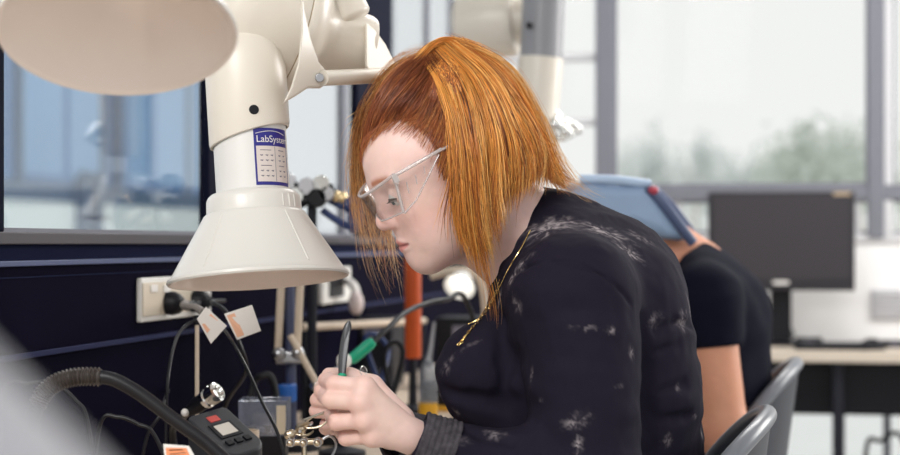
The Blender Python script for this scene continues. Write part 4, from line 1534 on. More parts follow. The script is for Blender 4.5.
# pale hood right in front of the camera, lower left
o4 = P(-168, 546, 0.42)
arm4 = thing('extraction_arm', 'blurred pale hood close to the camera at the lower left corner', 'extraction arm', o4)
M_pale = mat('pale_grey_plastic', (0.34, 0.34, 0.37), 0.55, spec=0.2)
MB().lathe(o4, (0.10, 0.05, 1.0), [(0.086, 0.0), (0.087, 0.003), (0.0835, 0.006), (0.024, 0.056), (0.022, 0.059), (0.020, 0.073), (0.016, 0.076), (0.001, 0.077)], 64).build('hood', M_pale, arm4, smooth=40)
qa = o4 + unit([0.10, 0.05, 1.0]) * 0.077
MB().tube(catmull([qa, qa + [-0.03, -0.01, 0.05], qa + [-0.12, -0.02, 0.10], qa + [-0.25, -0.02, 0.08], [qa[0] - 0.30, qa[1], 0.76]], 24), 0.012, 16).build('gooseneck', M_pale, arm4, smooth=50)

# ================================================================== second person, chairs, desk by the window
Y2 = 3.42
b2 = Field()
f2, l2 = bf, bl
def p2torso(fd, g):
    fd.ell(P(712, 309, Y2), (0.094 + g, 0.160 + g, 0.117 + g), tilt(0.75), 0.05)
    fd.ell(P(714, 376, Y2), (0.106 + g, 0.155 + g, 0.150 + g), tilt(0.25), 0.06)
    fd.ell(P(700, 455, Y2), (0.112 + g, 0.160 + g, 0.150 + g), tilt(0.0), 0.06)
    fd.ell(P(712, 520, Y2), (0.130 + g, 0.175 + g, 0.115 + g), tilt(0.0), 0.06)
    fd.cap(P(690, 262, Y2), P(730, 306, Y2), 0.030 + g, 0.056 + g, 0.05)
    for s in (1, -1):
        fd.cap(P(700, 272, Y2) + l2 * 0.04 * s, P(708, 292, Y2) + l2 * 0.155 * s, 0.040 + g, 0.056 + g, 0.05)
hip2 = P(712, 548, Y2)
A2 = {}
for s in (1, -1):
    A2[s] = (P(709, 296, Y2) + l2 * 0.165 * s, P(726, 418, Y2) + l2 * 0.185 * s, P(590, 440, Y2) + l2 * 0.08 * s)
def p2arms(fd, g, sleeve=False):
    for s in (1, -1):
        S, E, Wr = A2[s]
        if sleeve:
            fd.cap(S, S + (E - S) * 0.12, 0.056 + g, 0.055 + g, 0.03)
            fd.cyl(S, S + (E - S) * 0.38, 0.062, 0.0600, 0.02, 1, 0.005)
        else:
            fd.cap(S, E, 0.052, 0.046, 0.02)
            fd.cap(E, Wr, 0.043, 0.028, 0.02)
def p2legs(fd, g):
    for s in (1, -1):
        hp = hip2 + l2 * 0.09 * s
        kn = hp + f2 * 0.40 + l2 * 0.03 * s
        kn[2] = 0.52
        an = np.array([kn[0], kn[1], 0.09]) - f2 * 0.05
        fd.cap(hp, kn, 0.080 + g, 0.058 + g, 0.03)
        fd.cap(kn, an, 0.055 + g, 0.040 + g, 0.02)
        if g == 0:
            fd.cap(an - np.array([0, 0, 0.04]), an + f2 * 0.15 - np.array([0, 0, 0.055]), 0.036, 0.028, 0.02)
p2torso(b2, -0.008)
p2arms(b2, 0)
p2legs(b2, 0)
hd = P(634, 238, Y2)
d2 = math.radians(42)
h2u = math.cos(d2) * np.array([0, 0, 1.0]) + math.sin(d2) * f2
h2f = math.cos(d2) * f2 - math.sin(d2) * np.array([0, 0, 1.0])
H2R = np.array([h2f, l2, h2u])
def h2(F, U, L):
    return hd + h2f * F + h2u * U + l2 * L
b2.ell(h2(-0.008, 0.022, 0), (0.084, 0.070, 0.074), H2R, 0.02)
b2.ell(h2(0.045, -0.035, 0), (0.050, 0.053, 0.075), H2R, 0.03)
b2.cap(h2(0.088, 0.02, 0), h2(0.112, -0.015, 0), 0.009, 0.010, 0.01)
for s in (1, -1):
    b2.ell(h2(-0.005, 0.0, 0.073 * s), (0.018, 0.007, 0.030), H2R, 0.008)
    b2.ell(h2(0.098, 0.01, 0.034 * s), (0.016, 0.018, 0.013), H2R, 0.01, -1)
    Wr = A2[s][2]
    for q in range(4):
        m = Wr + f2 * 0.075 + l2 * (0.012 * q - 0.018) * 1.3 - np.array([0, 0, 0.006 * q])
        b2.cap(Wr, m, 0.018, 0.012, 0.012)
        m2 = m + f2 * 0.032 - np.array([0, 0, 0.018])
        b2.cap(m, m2, 0.0105, 0.0095, 0.004)
        b2.cap(m2, m2 + f2 * 0.004 - np.array([0, 0, 0.026]), 0.0095, 0.0085, 0.004)
    b2.cap(Wr + l2 * -0.02 * s, Wr + f2 * 0.05 - l2 * 0.035 * s - np.array([0, 0, 0.02]), 0.014, 0.010, 0.006)
b2.cap(h2(-0.035, -0.04, 0), P(694, 268, Y2), 0.054, 0.058, 0.03)
pr2 = thing('person', 'person bent over the bench in a navy t-shirt with bare arm, back to the window', 'person', (hip2[0], hip2[1], 0))
V, F = b2.mesh(0.0045)
V = relax(V, F, 2, 0.5)
M_skin2 = mat('tan_skin', (0.52, 0.235, 0.145), 0.45, spec=0.3, attr='Col', sss=0.08)
quads('body', V, F, M_skin2, pr2, skin_colour(V, None, (0.62, 0.29, 0.185)))
s2 = Field()
p2torso(s2, 0.004)
p2arms(s2, 0.004, True)
c2 = P(692, 262, Y2)
s2.ell(P(660, 264, Y2), (0.090, 0.090, 0.090), tilt(0.9), 0.006, -1)
V, F = s2.mesh(0.0045, lambda X: (vnoise(X @ BR.T * np.array([1, 1, 1.6]), 20, 3) - 0.5) * 0.006, zmin=0.60)
V = relax(V, F, 2, 0.5)
quads('t_shirt', V, F, mat('navy_cotton', (0.0055, 0.006, 0.0145), 0.85, spec=0.07, bump=0.3, bump_scale=600), pr2)
t2 = Field()
p2legs(t2, 0.012)
t2.ell(P(712, 545, Y2), (0.145, 0.178, 0.10), tilt(0), 0.05)
V, F = t2.mesh(0.007, zmin=0.10)
quads('trousers', V, F, M_trouser, pr2)
# blue-grey head covering with a navy edge
M_hoodcap = mat('blue_grey_sheet', (0.26, 0.36, 0.52), 0.5, noise_amt=0.12, noise_scale=10)
cap_out = [(588, 182), (654, 187), (662, 197), (693, 242), (664, 239), (638, 229), (606, 240), (570, 252), (560, 215)]
cp = MB().prism([P(a, b, Y2) + l2 * 0.118 for a, b in cap_out], -l2 * 0.236)
hc_ = cp.build('head_covering', M_hoodcap, pr2, bevel=0.03, label='blue-grey head covering')
eg = MB()
for s in (1, -1):
    eg.tube(catmull([P(652, 190, Y2) + l2 * 0.108 * s, P(668, 206, Y2) + l2 * 0.114 * s, P(684, 227, Y2) + l2 * 0.114 * s, P(696, 243, Y2) + l2 * 0.108 * s], 12), 0.010, 12)
eg.tube([P(652, 190, Y2) + l2 * 0.108, P(652, 190, Y2) - l2 * 0.108], 0.010, 12)
eg.build('edge_band', mat('navy_band', (0.06, 0.085, 0.17), 0.4), hc_)
MB().tube(catmull([P(586, 181, Y2) + l2 * 0.10, P(620, 182, Y2) + l2 * 0.112, P(654, 186, Y2) + l2 * 0.10], 12), 0.009, 12).build('brow_band', mat('pale_blue_band', (0.42, 0.54, 0.72), 0.4), hc_)
MB().sphere(P(658, 192, Y2) + l2 * 0.12, 0.010, 14, (1, 1, .8)).build('red_button', mat('red_plastic', (0.45, 0.05, 0.08), 0.4), hc_)

# ---- chairs: one shell chair, copied
M_shell = mat('charcoal_shell', (0.045, 0.048, 0.060), 0.4, spec=0.3, noise_amt=0.1, noise_scale=30)
M_rim = mat('shell_rim', (0.15, 0.16, 0.185), 0.3)
M_leg = mat('chair_leg', (0.35, 0.35, 0.36), 0.35, metal=0.8)
def make_chair(loc, label):
    """faces -x in its own frame, origin on the floor"""
    t = thing('shell_chair', label, 'chair', (0, 0, 0), 'charcoal shell chairs')
    def back(a, h):
        """a across -1..1, h 0 (seat) .. 1 (top edge)"""
        th = a * 1.42
        top_z = 0.872 - 0.105 * abs(a) ** 2.2
        z = 0.50 + (top_z - 0.50) * h
        x = 0.155 + 0.115 * math.cos(th) + 0.050 * h
        y = 0.215 * math.sin(th) * (0.92 + 0.06 * h)
        return np.array([x, y, z])
    MB().grid([[back(a, h) for a in np.linspace(-1, 1, 41)] for h in np.linspace(0, 0.985, 15)], 0.011).build('backrest', M_shell, t, smooth=50)
    MB().tube([back(a, 1.0) for a in np.linspace(-1, 1, 49)], 0.0125, 14).build('backrest_rim', M_rim, t, smooth=60)
    def seat(u, v):
        x = 0.24 - 0.45 * u
        w_ = 0.205 * (1 - 0.1 * u) * math.sqrt(max(0.02, 1 - max(0, (0.12 - u) / 0.125) ** 2 * 0.75))
        z = 0.455 + 0.045 * max(0, 1 - u * 5) ** 2 + 0.018 * abs(v) ** 3 - 0.02 * max(0, u - 0.8) * 5
        return np.array([x, v * w_, z])
    MB().grid([[seat(u, v) for v in np.linspace(-1, 1, 21)] for u in np.linspace(0, 1, 25)], 0.012).build('seat', M_shell, t, smooth=50)
    MB().tube([(0.20, 0, 0.455), (0.265, 0, 0.49), (0.285, 0, 0.60)], 0.018, 12).build('back_bracket', M_shell, t)
    for sx in (-1, 1):
        for sy in (-1, 1):
            MB().tube([(0.02 + 0.13 * sx, 0.13 * sy, 0.446), (0.02 + 0.21 * sx, 0.20 * sy, 0.0)], 0.011, 12).build('leg', M_leg, t)
    return t
chair = make_chair((0, 0, 0), 'charcoal shell chair under the woman, rim showing at the bottom edge')
ang = math.atan2(-bf[1], -bf[0])
def put(c, topc):
    """topc: where the middle of the top edge sits"""
    lx = 0.155 + 0.115 + 0.050
    c.rotation_euler = (0, 0, ang)
    R = np.array([math.cos(ang), math.sin(ang), 0]) * lx
    c.location = (topc[0] - R[0], topc[1] - R[1], 0)
chair2 = copy_tree(chair)
put(chair, P(768, 419, 2.42))
put(chair2, P(797, 340, 3.46))
chair2['label'] = 'charcoal shell chair of the person in the navy t-shirt, before the desk'

# ---- desk by the window, monitor and the things on it (all squared to the back wall)
def BW(n, d, z):
    """n along the back wall from the corner, d out from it"""
    return WO + WN * n + WU * (SBACK - d) + np.array([0, 0, z])
def n_at(px, d):
    return (onback(px, HOR, d) - WO).dot(WN)
DD = 0.50
fe = onback(845, 351, DD)
dz = fe[2]
n0, n1 = 0.64, n_at(1090, DD)
nc = (n0 + n1) / 2
dk = thing('desk', 'long window desk with pale top and dark modesty panel', 'desk', BW(nc, 0.27, 0))
MB().box(BW(nc, 0.27, dz - 0.0185), (n1 - n0, 0.46, 0.037), WALLROT).build('worktop', mat('pale_worktop', (0.60, 0.52, 0.43), 0.4), dk, bevel=0.003)
MB().box(BW(nc, 0.40, dz - 0.037 - 0.088), (n1 - n0 - 0.06, 0.02, 0.174), WALLROT).build('modesty_panel', mat('desk_black', (0.006, 0.006, 0.009), 0.5, spec=0.2), dk)
for px in (700, 838, 1000):
    MB().box(BW(n_at(px, 0.44), 0.44, (dz - 0.038) / 2), (0.035, 0.05, dz - 0.038), WALLROT).build('leg', M_charcoal, dk, bevel=0.003)
DM = 0.26
ma, mb_ = onback(708, 192, DM), onback(855, 291, DM)
mc = (ma + mb_) / 2
mw, mh = abs((mb_ - ma).dot(WN)), ma[2] - mb_[2]
mn = (mc - WO).dot(WN)
mo = thing('monitor', 'black computer monitor on the window desk, screen off', 'monitor', BW(mn, DM - 0.05, dz))
MB().box(BW(mn, DM - 0.02, mc[2]), (mw, 0.04, mh), WALLROT).build('case', mat('monitor_case', (0.026, 0.024, 0.029), 0.4, spec=0.3), mo, bevel=0.006)
MB().box(BW(mn, DM + 0.001, mc[2] + 0.012), (mw - 0.036, 0.003, mh - 0.05), WALLROT).build('screen', mat('dark_screen', (0.042, 0.038, 0.044), 0.6, spec=0.25), mo)
MB().box(BW(mn, DM + 0.0015, mb_[2] + 0.027), (0.052, 0.004, 0.011), WALLROT).build('badge', M_label, mo)
MB().box(BW(n_at(842, DM), DM + 0.001, ma[2] - 0.009), (0.055, 0.003, 0.012), WALLROT).build('sticker', mat('tan_sticker', (0.45, 0.34, 0.22), 0.5), mo)
MB().box(BW(mn, DM - 0.06, (mb_[2] + dz) / 2 + 0.05), (0.07, 0.03, mb_[2] - dz + 0.09), WALLROT).build('neck', M_black, mo, bevel=0.004)
MB().lathe(BW(mn, DM - 0.06, dz + 0.0006), (0, 0, 1), [(0.0, 0.0), (0.10, 0.0), (0.10, 0.008), (0.04, 0.016), (0.0, 0.016)], 40).build('foot', M_black, mo)
kn_ = n_at(832, 0.43)
kb = thing('keyboard', 'black keyboard lying on the window desk before the monitor', 'keyboard', BW(kn_, 0.43, dz))
MB().box(BW(kn_, 0.425, dz + 0.0095), (0.24, 0.115, 0.016), WALLROT).build('base', M_black, kb, bevel=0.004)
km = MB()
for r in range(5):
    for c in range(13):
        km.box(BW(kn_ - 0.108 + c * 0.018, 0.385 + r * 0.020, dz + 0.0195), (0.015, 0.016, 0.006), WALLROT)
km.build('keys', M_charcoal, kb)
ms = MB().sphere(BW(n_at(872, 0.42), 0.42, dz + 0.001), 0.05, 20, (0.9, 0.66, 0.75)).build('mouse', M_black)
for v in ms.data.vertices:
    v.co.z = max(v.co.z, dz + 0.0005)
tag(ms, 'black computer mouse at the right of the keyboard', 'mouse')
na = n_at(783, 0.1)
for q, lb in ((0, 'thin black cable hanging behind the monitor and running left along the desk'), (1, 'thin black cable behind the monitor running right along the desk')):
    pts = [BW(na + 0.012 * q, 0.07, dz + 0.14), BW(na - 0.02 + .03 * q, 0.06, dz + 0.09), BW(na - 0.015 + .05 * q, 0.065, dz + 0.03), BW(na + (0.06 * q - 0.02), 0.075, dz + 0.0045), BW(na + (0.30 if q else -0.06), 0.065 + .02 * q, dz + 0.0045)]
    tag(MB().tube(catmull(pts, 30), 0.0035, 8).build('cable', M_black), lb, 'cable')
for px, lb, hh_ in ((808, 'dark small adapter box on the desk behind the keyboard', 0.030), (893, 'dark small adapter box on the desk at the right edge', 0.024)):
    q = n_at(px, 0.2)
    a_ = thing('adapter', lb, 'adapter', BW(q, 0.26, dz))
    MB().box(BW(q, 0.28, dz + hh_ / 2 + 0.0005), (0.09, 0.05, hh_), WALLROT).build('case', M_black, a_, bevel=0.005)
    MB().box(BW(q, 0.306, dz + hh_ / 2), (0.03, 0.003, hh_ * 0.4), WALLROT).build('sticker', M_ink, a_)
vent = thing('wall_vent', 'pale grey louvred vent on the white spandrel at the right edge', 'vent', onback(888, 306, 0.0))
vm = bbox_(MB(), 871, 912, 290, 320, 0.0, 0.012).build('frame', mat('vent_grey', (0.45, 0.45, 0.48), 0.5), vent, bevel=0.002)
lm = MB()
for q in range(6):
    bbox_(lm, 874, 909, 292.5 + q * 4.4, 294.5 + q * 4.4, 0.012, 0.018)
lm.build('louvre', mat('vent_light', (0.62, 0.62, 0.64), 0.5), vent)
cd_ = MB().tube(catmull([BW(n_at(864, .3), .3, 0.010), onback(866, 452, .3), onback(880, 441, .3), onback(905, 444, .3), BW(n_at(925, .3), .3, 0.010)], 24), 0.008, 8)
tag(cd_.build('cable', M_black), 'thick dark cable looping below the window desk', 'cable')

# ================================================================== the bench along the left wall and what is on it
BZ = 0.75
bn = thing('workbench', 'long bench with beige top along the dark left wall', 'bench', WL(3.0, 0.28, 0))
wbox(MB(), -0.2, 6.1, BZ - 0.03, BZ, 0.0, 0.55).build('worktop', M_bench, bn, bevel=0.003)
wbox(MB(), -0.15, 6.05, 0.10, BZ - 0.03, 0.03, 0.06).build('rear_panel', M_dark, bn)
for s_ in (0.1, 1.6, 3.15, 4.7, 5.9):
    wbox(MB(), s_ - 0.02, s_ + 0.02, 0, BZ - 0.03, 0.07, 0.50).build('leg_frame', M_charcoal, bn, bevel=0.003)
def onbench(px, py):
    r = np.array([(px - 450.0) / FPX, 1.0, -(py - HOR) / FPX])
    return np.array([0, 0, EYE]) + r * ((BZ - EYE) / r[2])
def floorpt(p, z=BZ):
    return np.array([p[0], p[1], z])

# ---- double power outlet with two plugs and their cords
def wallbox(px0, px1, py0, py1, d0, d1, m=None):
    a, b = onwall(px0, py0, d0), onwall(px1, py1, d0)
    s0, _, z1 = wl_coords(a)
    s1, _, z0 = wl_coords(b)
    return wbox(m or MB(), s0, s1, z0, z1, d0, d1)
DP = 0.0125
ot = thing('power_outlet', 'white double power outlet behind the bell hood', 'power outlet', onwall(170, 300, DP))
wallbox(136, 206, 278, 314, DP, DP + 0.010).build('plate', M_white, ot, bevel=0.003)
wallbox(142, 200, 283, 310, DP + 0.010, DP + 0.0125).build('inset', mat('outlet_cream', (0.66, 0.58, 0.47), 0.4), ot, bevel=0.001)
for px in (153, 166):
    wallbox(px - 3, px + 3, 285, 292, DP + 0.0125, DP + 0.016).build('switch', M_label, ot, bevel=0.001)
pg = []
for i, (px, py, lb) in enumerate(((167, 303, 'black plug in the left socket of the double outlet'), (194, 301, 'black plug in the right socket of the double outlet'))):
    c = onwall(px, py, DP + 0.012)
    t = thing('plug', lb, 'plug', c)
    MB().lathe(c, WN + [0, 0, -0.05], [(0.0, 0), (0.019, 0), (0.0195, 0.012), (0.016, 0.022), (0.010, 0.028), (0.0, 0.030)], 28).build('body', M_black, t)
    e = c + WN * 0.028
    if i == 0:
        pth = [e, e + WN * 0.02 + WU * 0.02, P(190, 308, 2.70), P(203, 312, 2.62), P(208, 318, 2.55)]
    else:
        pth = [e, e + WN * 0.02 + WU * 0.02, P(212, 302, 2.80), P(226, 312, 2.70), P(240, 345, 2.66), P(246, 372, 2.70), P(226, 404, 2.80), floorpt(P(212, 440, 2.85), BZ + 0.006)]
    MB().tube(catmull(pth, 40), 0.0034, 10).build('cord', M_rubber, t)
    if i == 0:
        a = e + WN * 0.004
        MB().tube(catmull([a, P(184, 306, 2.72), P(196, 308, 2.66), P(203, 312, 2.62)], 10), 0.006, 10).build('strain_relief', mat('grey_sleeve', (0.25, 0.22, 0.20), 0.5), t)

def tagcard(cs, label, stripes, group=None):
    c = np.mean(cs, axis=0)
    t = thing('cable_tag', label, 'tag', c, group)
    n = unit(np.cross(cs[1] - cs[0], cs[3] - cs[0]))
    if n[1] > 0:
        n = -n
    MB().prism(cs, -n * 0.0012).build('card', M_label, t, bevel=0.0015)
    for (u0, u1, v0, v1, m) in stripes:
        def q(u, v):
            return (cs[0] * (1 - u) * (1 - v) + cs[1] * u * (1 - v) + cs[2] * u * v + cs[3] * (1 - u) * v) + n * 0.0004
        MB().prism([q(u0, v0), q(u1, v0), q(u1, v1), q(u0, v1)], -n * 0.0003).build('print', m, t)
    return t
YT = 2.50
tagcard([P(197, 319, YT), P(206, 307, YT), P(227, 326, YT), P(211, 344, YT + .02)], 'white test tag with peach print on the cable loop left of the other tag', [(0.1, 0.9, 0.28, 0.62, M_labelpeach)])
tagcard([P(224, 314, YT), P(252, 305, YT), P(261, 331, YT), P(237, 340, YT + .01)], 'white test tag with a peach stripe under the right part of the bell hood', [(0.06, 0.34, 0.08, 0.92, M_labelpeach)])
lp = catmull([floorpt(P(166, 470, 2.45), BZ + .004), P(166, 420, 2.45), P(169, 370, 2.46), P(178, 335, 2.55), P(194, 321, 2.594), P(212, 321, 2.57), P(226, 332, 2.50), P(245, 365, 2.42), P(262, 402, 2.38), P(280, 440, 2.34), floorpt(P(296, 470, 2.32), BZ + .004)], 80)
tag(MB().tube(lp, 0.0024, 10).build('cable', M_rubber), 'thin black cable looping up through the peach printed tags', 'cable')
rd = floorpt(P(197, 400, 2.60))
t = thing('rod_stand', 'thin upright beige rod holding the black cable loop', 'stand', rd)
MB().lathe(rd, (0, 0, 1), [(0, 0), (0.035, 0), (0.035, 0.008), (0.006, 0.012), (0.006, 0.02)], 32).build('base', M_charcoal, t)
zt = P(197, 322, 2.60)[2]
MB().cyl(rd + [0, 0, 0.01], [rd[0], rd[1], zt], 0.0031, n=16).build('rod', M_beige, t)
MB().tube([[rd[0], rd[1], zt - 0.004], [rd[0], rd[1], zt + 0.010]], [0.006, 0.0055], 14).build('clip', M_black, t, bevel=0.001)

# ---- black hose with ribbed collar
YH = 2.05
hs = thing('hose', 'black hose with ribbed collar arching up at lower left', 'hose', floorpt(P(248, 505, YH)))
hp = catmull([P(96, 376.5, YH), P(112, 379, YH), P(128, 386.5, YH), P(145, 397.5, YH), P(176, 421, YH), P(212, 448, YH), P(240, 480, YH), floorpt(P(258, 540, YH), BZ + 0.012)], 60)
MB().tube(hp, 0.0080, 24).build('tube', M_rubber, hs)
cp_ = catmull([P(38, 404, YH), P(44, 393, YH), P(54, 384, YH), P(68, 378.5, YH), P(84, 376.5, YH), P(101, 377, YH)], 150)
cr = [0.0088 + 0.0026 * (0.5 + 0.5 * math.sin(i * 2 * PI / 6.8)) for i in range(150)]
MB().tube(cp_, cr, 24).build('ribbed_collar', mat('ribbed_rubber', (0.045, 0.036, 0.032), 0.28), hs, smooth=60)
MB().tube(catmull([P(38, 404, YH), P(33, 420, YH), P(30, 460, YH), floorpt(P(28, 540, YH), BZ + .012)], 30), 0.0090, 20).build('tube', M_rubber, hs)
for pts, r, lb in (([floorpt(P(-20, 480, 2.2), BZ + .004), P(2, 395, 2.2), P(30, 383, 2.2), P(55, 384, 2.2), P(75, 400, 2.2), P(88, 424, 2.2), floorpt(P(100, 520, 2.2), BZ + .004)], 0.0026, 'thin dark cable arching behind the ribbed hose collar'),
                   ([floorpt(P(90, 500, 2.3), BZ + .004), P(100, 425, 2.3), P(118, 417, 2.3), P(138, 424, 2.3), P(156, 438, 2.3), floorpt(P(185, 510, 2.3), BZ + .004)], 0.0026, 'thin dark cable curving low under the black hose'),
                   ([floorpt(P(136, 500, 2.4), BZ + .004), P(146, 440, 2.4), P(160, 415, 2.4), P(164, 402, 2.42), onwall(168, 390, 0.004) ], 0.0026, 'thin black cable climbing the dark wall behind the hose')):
    tag(MB().tube(catmull(pts, 50), r, 10).build('cable', M_rubber), lb, 'cable')
tagcard([P(163, 444, 2.0), P(189, 446, 2.0), P(197, 460, 2.0), P(166, 470, 2.0)], 'orange and white warning card at the bottom edge beside the hose',
        [(0.08, 0.86, 0.14, 0.95, M_labelor), (0.2, 0.72, 0.22, 0.27, M_label), (0.2, 0.78, 0.40, 0.44, M_label)])
cs_ = P(181, 470, 2.0)
lst = COL.objects['cable_tag.002'] if 'cable_tag.002' in COL.objects else None
if lst:
    MB().cyl(floorpt(P(181, 462, 2.006)), P(181, 462, 2.006), 0.003, n=10).lathe(floorpt(P(181, 462, 2.006)), (0, 0, 1), [(0, 0), (0.02, 0), (0.02, 0.004), (0, 0.004)], 20).build('card_holder', M_charcoal, lst)

# ---- dark soldering station with display
sp = P(222, 432, 2.42)
st = thing('soldering_station', 'dark sloping soldering station with grey display and red mark', 'soldering station', floorpt(sp))
ux = unit([0.90, -0.36, 0]); uy = np.array([-ux[1], ux[0], 0])          # ux along the face to the right, uy to the back
tp0 = P(186, 417, 2.46)
def fpt(u, v, n=0.0):
    """u to the right, v down the slope on the face; metres"""
    sl = unit([0.055, -0.050, -0.040])
    lat = unit([0.048, 0.052, 0.0110])
    nn = unit(np.cross(lat, sl))
    if nn[2] < 0:
        nn = -nn
    return tp0 + lat * u + sl * v + nn * n
W_, Hh_ = 0.072, 0.105
def face_poly(n, r=0.022):
    out = []
    for (cu, cv, a0) in ((W_ - r, Hh_ - r, 0), (r, Hh_ - r, 90), (r * 0.4, r * 0.4, 180), (W_ - r * 0.4, r * 0.4, 270)):
        rr_ = r if a0 < 180 else r * 0.4
        for q in range(7):
            a = math.radians(a0 + 15 * q)
            out.append(fpt(cu + rr_ * math.cos(a), cv + rr_ * math.sin(a), n))
    return out
M_stn = mat('station_grey', (0.030, 0.032, 0.038), 0.45, spec=0.3)
top_poly = face_poly(0.0)
bm_st = MB()
nn_ = len(top_poly)
low = [floorpt(p, BZ) for p in top_poly]
bm_st.add(low + [np.array(p) for p in top_poly], [tuple(range(nn_))[::-1], tuple(range(nn_, 2 * nn_))] + [(k_, (k_ + 1) % nn_, nn_ + (k_ + 1) % nn_, nn_ + k_) for k_ in range(nn_)])
bm_st.build('body', M_stn, st, bevel=0.003)
def facepatch(u0, u1, v0, v1, m, name, h=0.0012):
    return MB().prism([fpt(u0, v0, h), fpt(u1, v0, h), fpt(u1, v1, h), fpt(u0, v1, h)], fpt(0, 0, 0) - fpt(0, 0, h + 0.001)).build(name, m, st, bevel=0.0006)
facepatch(0.026, 0.044, 0.014, 0.027, mat('red_mark', (0.50, 0.06, 0.05), 0.4), 'red_mark')
facepatch(0.016, 0.056, 0.032, 0.066, M_black, 'display_bezel', 0.0016)
facepatch(0.022, 0.050, 0.037, 0.061, mat('lcd', (0.62, 0.58, 0.52), 0.25), 'display', 0.0024)
for q in range(3):
    facepatch(0.016 + q * 0.016, 0.027 + q * 0.016, 0.073, 0.083, M_black, 'button', 0.003)
# plug and chrome connector standing behind the station
cc = P(204, 404, 2.50)
cnx = thing('cable_connector', 'chrome and black cable connector above the soldering station', 'connector', P(186, 412, 2.50))
a_, b_ = P(189, 411, 2.53), P(233, 381, 2.49)
dxc = unit(b_ - a_)
MB().tube([a_, a_ + dxc * 0.012, a_ + dxc * 0.018, a_ + dxc * 0.040], [0.008, 0.011, 0.012, 0.0125], 20).build('boot', M_black, cnx, bevel=0.001)
MB().lathe(a_ + dxc * 0.034, dxc, [(0.0, 0), (0.0135, 0), (0.0140, 0.006), (0.0120, 0.008), (0.0120, 0.012), (0.0145, 0.013), (0.0145, 0.026), (0.011, 0.0275), (0.0095, 0.022), (0.0, 0.022)], 36).build('collar', M_chrome, cnx, smooth=30)
MB().box(a_ + dxc * 0.046 + [0, -0.004, 0.012], (0.012, 0.010, 0.008)).build('latch', M_chrome, cnx, bevel=0.002)
MB().tube(catmull([a_, P(180, 420, 2.60), P(172, 432, 2.66), floorpt(P(180, 470, 2.68), BZ + .006)], 16), 0.006, 10).build('cord', M_rubber, cnx)
sq = MB().sphere(P(186, 412, 2.53) + [0, -0.010, 0.0], 0.006, 12)
sq.build('white_cap', M_label, cnx)
# cream sponge tin behind the station
tn = floorpt(P(247, 440, 2.60))
tt = thing('sponge_tin', 'round pale tin with sponge behind the soldering station', 'tin', tn)
zt_ = P(240, 430, 2.60)[2] - BZ
MB().lathe(tn, (0, 0, 1), [(0, 0), (0.016, 0), (0.018, 0.004), (0.018, zt_), (0.0165, zt_), (0.0165, zt_ - 0.01), (0, zt_ - 0.01)], 40).build('can', M_beige, tt)
MB().lathe(tn + [0, 0, zt_ - 0.012], (0, 0, 1), [(0, 0.006), (0.015, 0.004), (0.016, 0.0), (0.0, 0.0)], 40).build('sponge', mat('sponge', (0.62, 0.50, 0.30), 0.9, bump=0.6, bump_scale=300), tt)

# ---- clear open box
YB = 2.72
bx0, bx1 = P(239, 0, YB)[0], P(287, 0, YB)[0]
zt1 = P(0, 401, YB)[2]
cbx = thing('clear_box', 'small clear plastic box with parts behind the cable', 'box', ((bx0 + bx1) / 2, YB + 0.03, BZ))
M_boxc = glass('clear_box_plastic', (0.74, 0.77, 0.84), 0.07, 0.05, True, 0.14, (0.6, 0.62, 0.7))
zb1 = P(0, 436, YB)[2]
MB().box(((bx0 + bx1) / 2, YB + 0.03, (BZ + zb1) / 2), (bx1 - bx0 - 0.006, 0.055, zb1 - BZ)).build('black_base', M_black, cbx, bevel=0.002)
wl_ = MB()
zz = (zb1 + zt1) / 2
hz_ = zt1 - zb1
for (c, s_) in ((((bx0 + bx1) / 2, YB, zz), (bx1 - bx0, 0.002, hz_)), (((bx0 + bx1) / 2, YB + 0.06, zz), (bx1 - bx0, 0.002, hz_)), ((bx0, YB + 0.03, zz), (0.002, 0.06, hz_)), ((bx1, YB + 0.03, zz), (0.002, 0.06, hz_))):
    wl_.box(c, s_)
wl_.build('walls', M_boxc, cbx)
rm_ = MB().tube([(bx0, YB, zt1), (bx1, YB, zt1), (bx1, YB + 0.06, zt1), (bx0, YB + 0.06, zt1), (bx0, YB, zt1)], 0.0016, 8)
rm_.build('rim', M_boxc, cbx)
MB().box((bx1 - 0.009, YB - 0.001, zz - 0.002), (0.014, 0.004, hz_ * 0.82)).build('paper_label', mat('kraft', (0.62, 0.53, 0.40), 0.6), cbx)
for i, (px, lb) in enumerate(((250, 'small brass spool at the left inside the clear box'), (266, 'small brass spool at the right inside the clear box'))):
    c = np.array([P(px, 0, YB)[0], YB + 0.03, zb1])
    r_ = 0.008
    tag(MB().lathe(c, (0, 0, 1), [(0, 0), (r_, 0), (r_, 0.002), (r_ * .6, 0.003), (r_ * .6, 0.010), (r_, 0.011), (r_, 0.013), (0, 0.013)], 24).build('spool', M_brass), lb, 'spool')

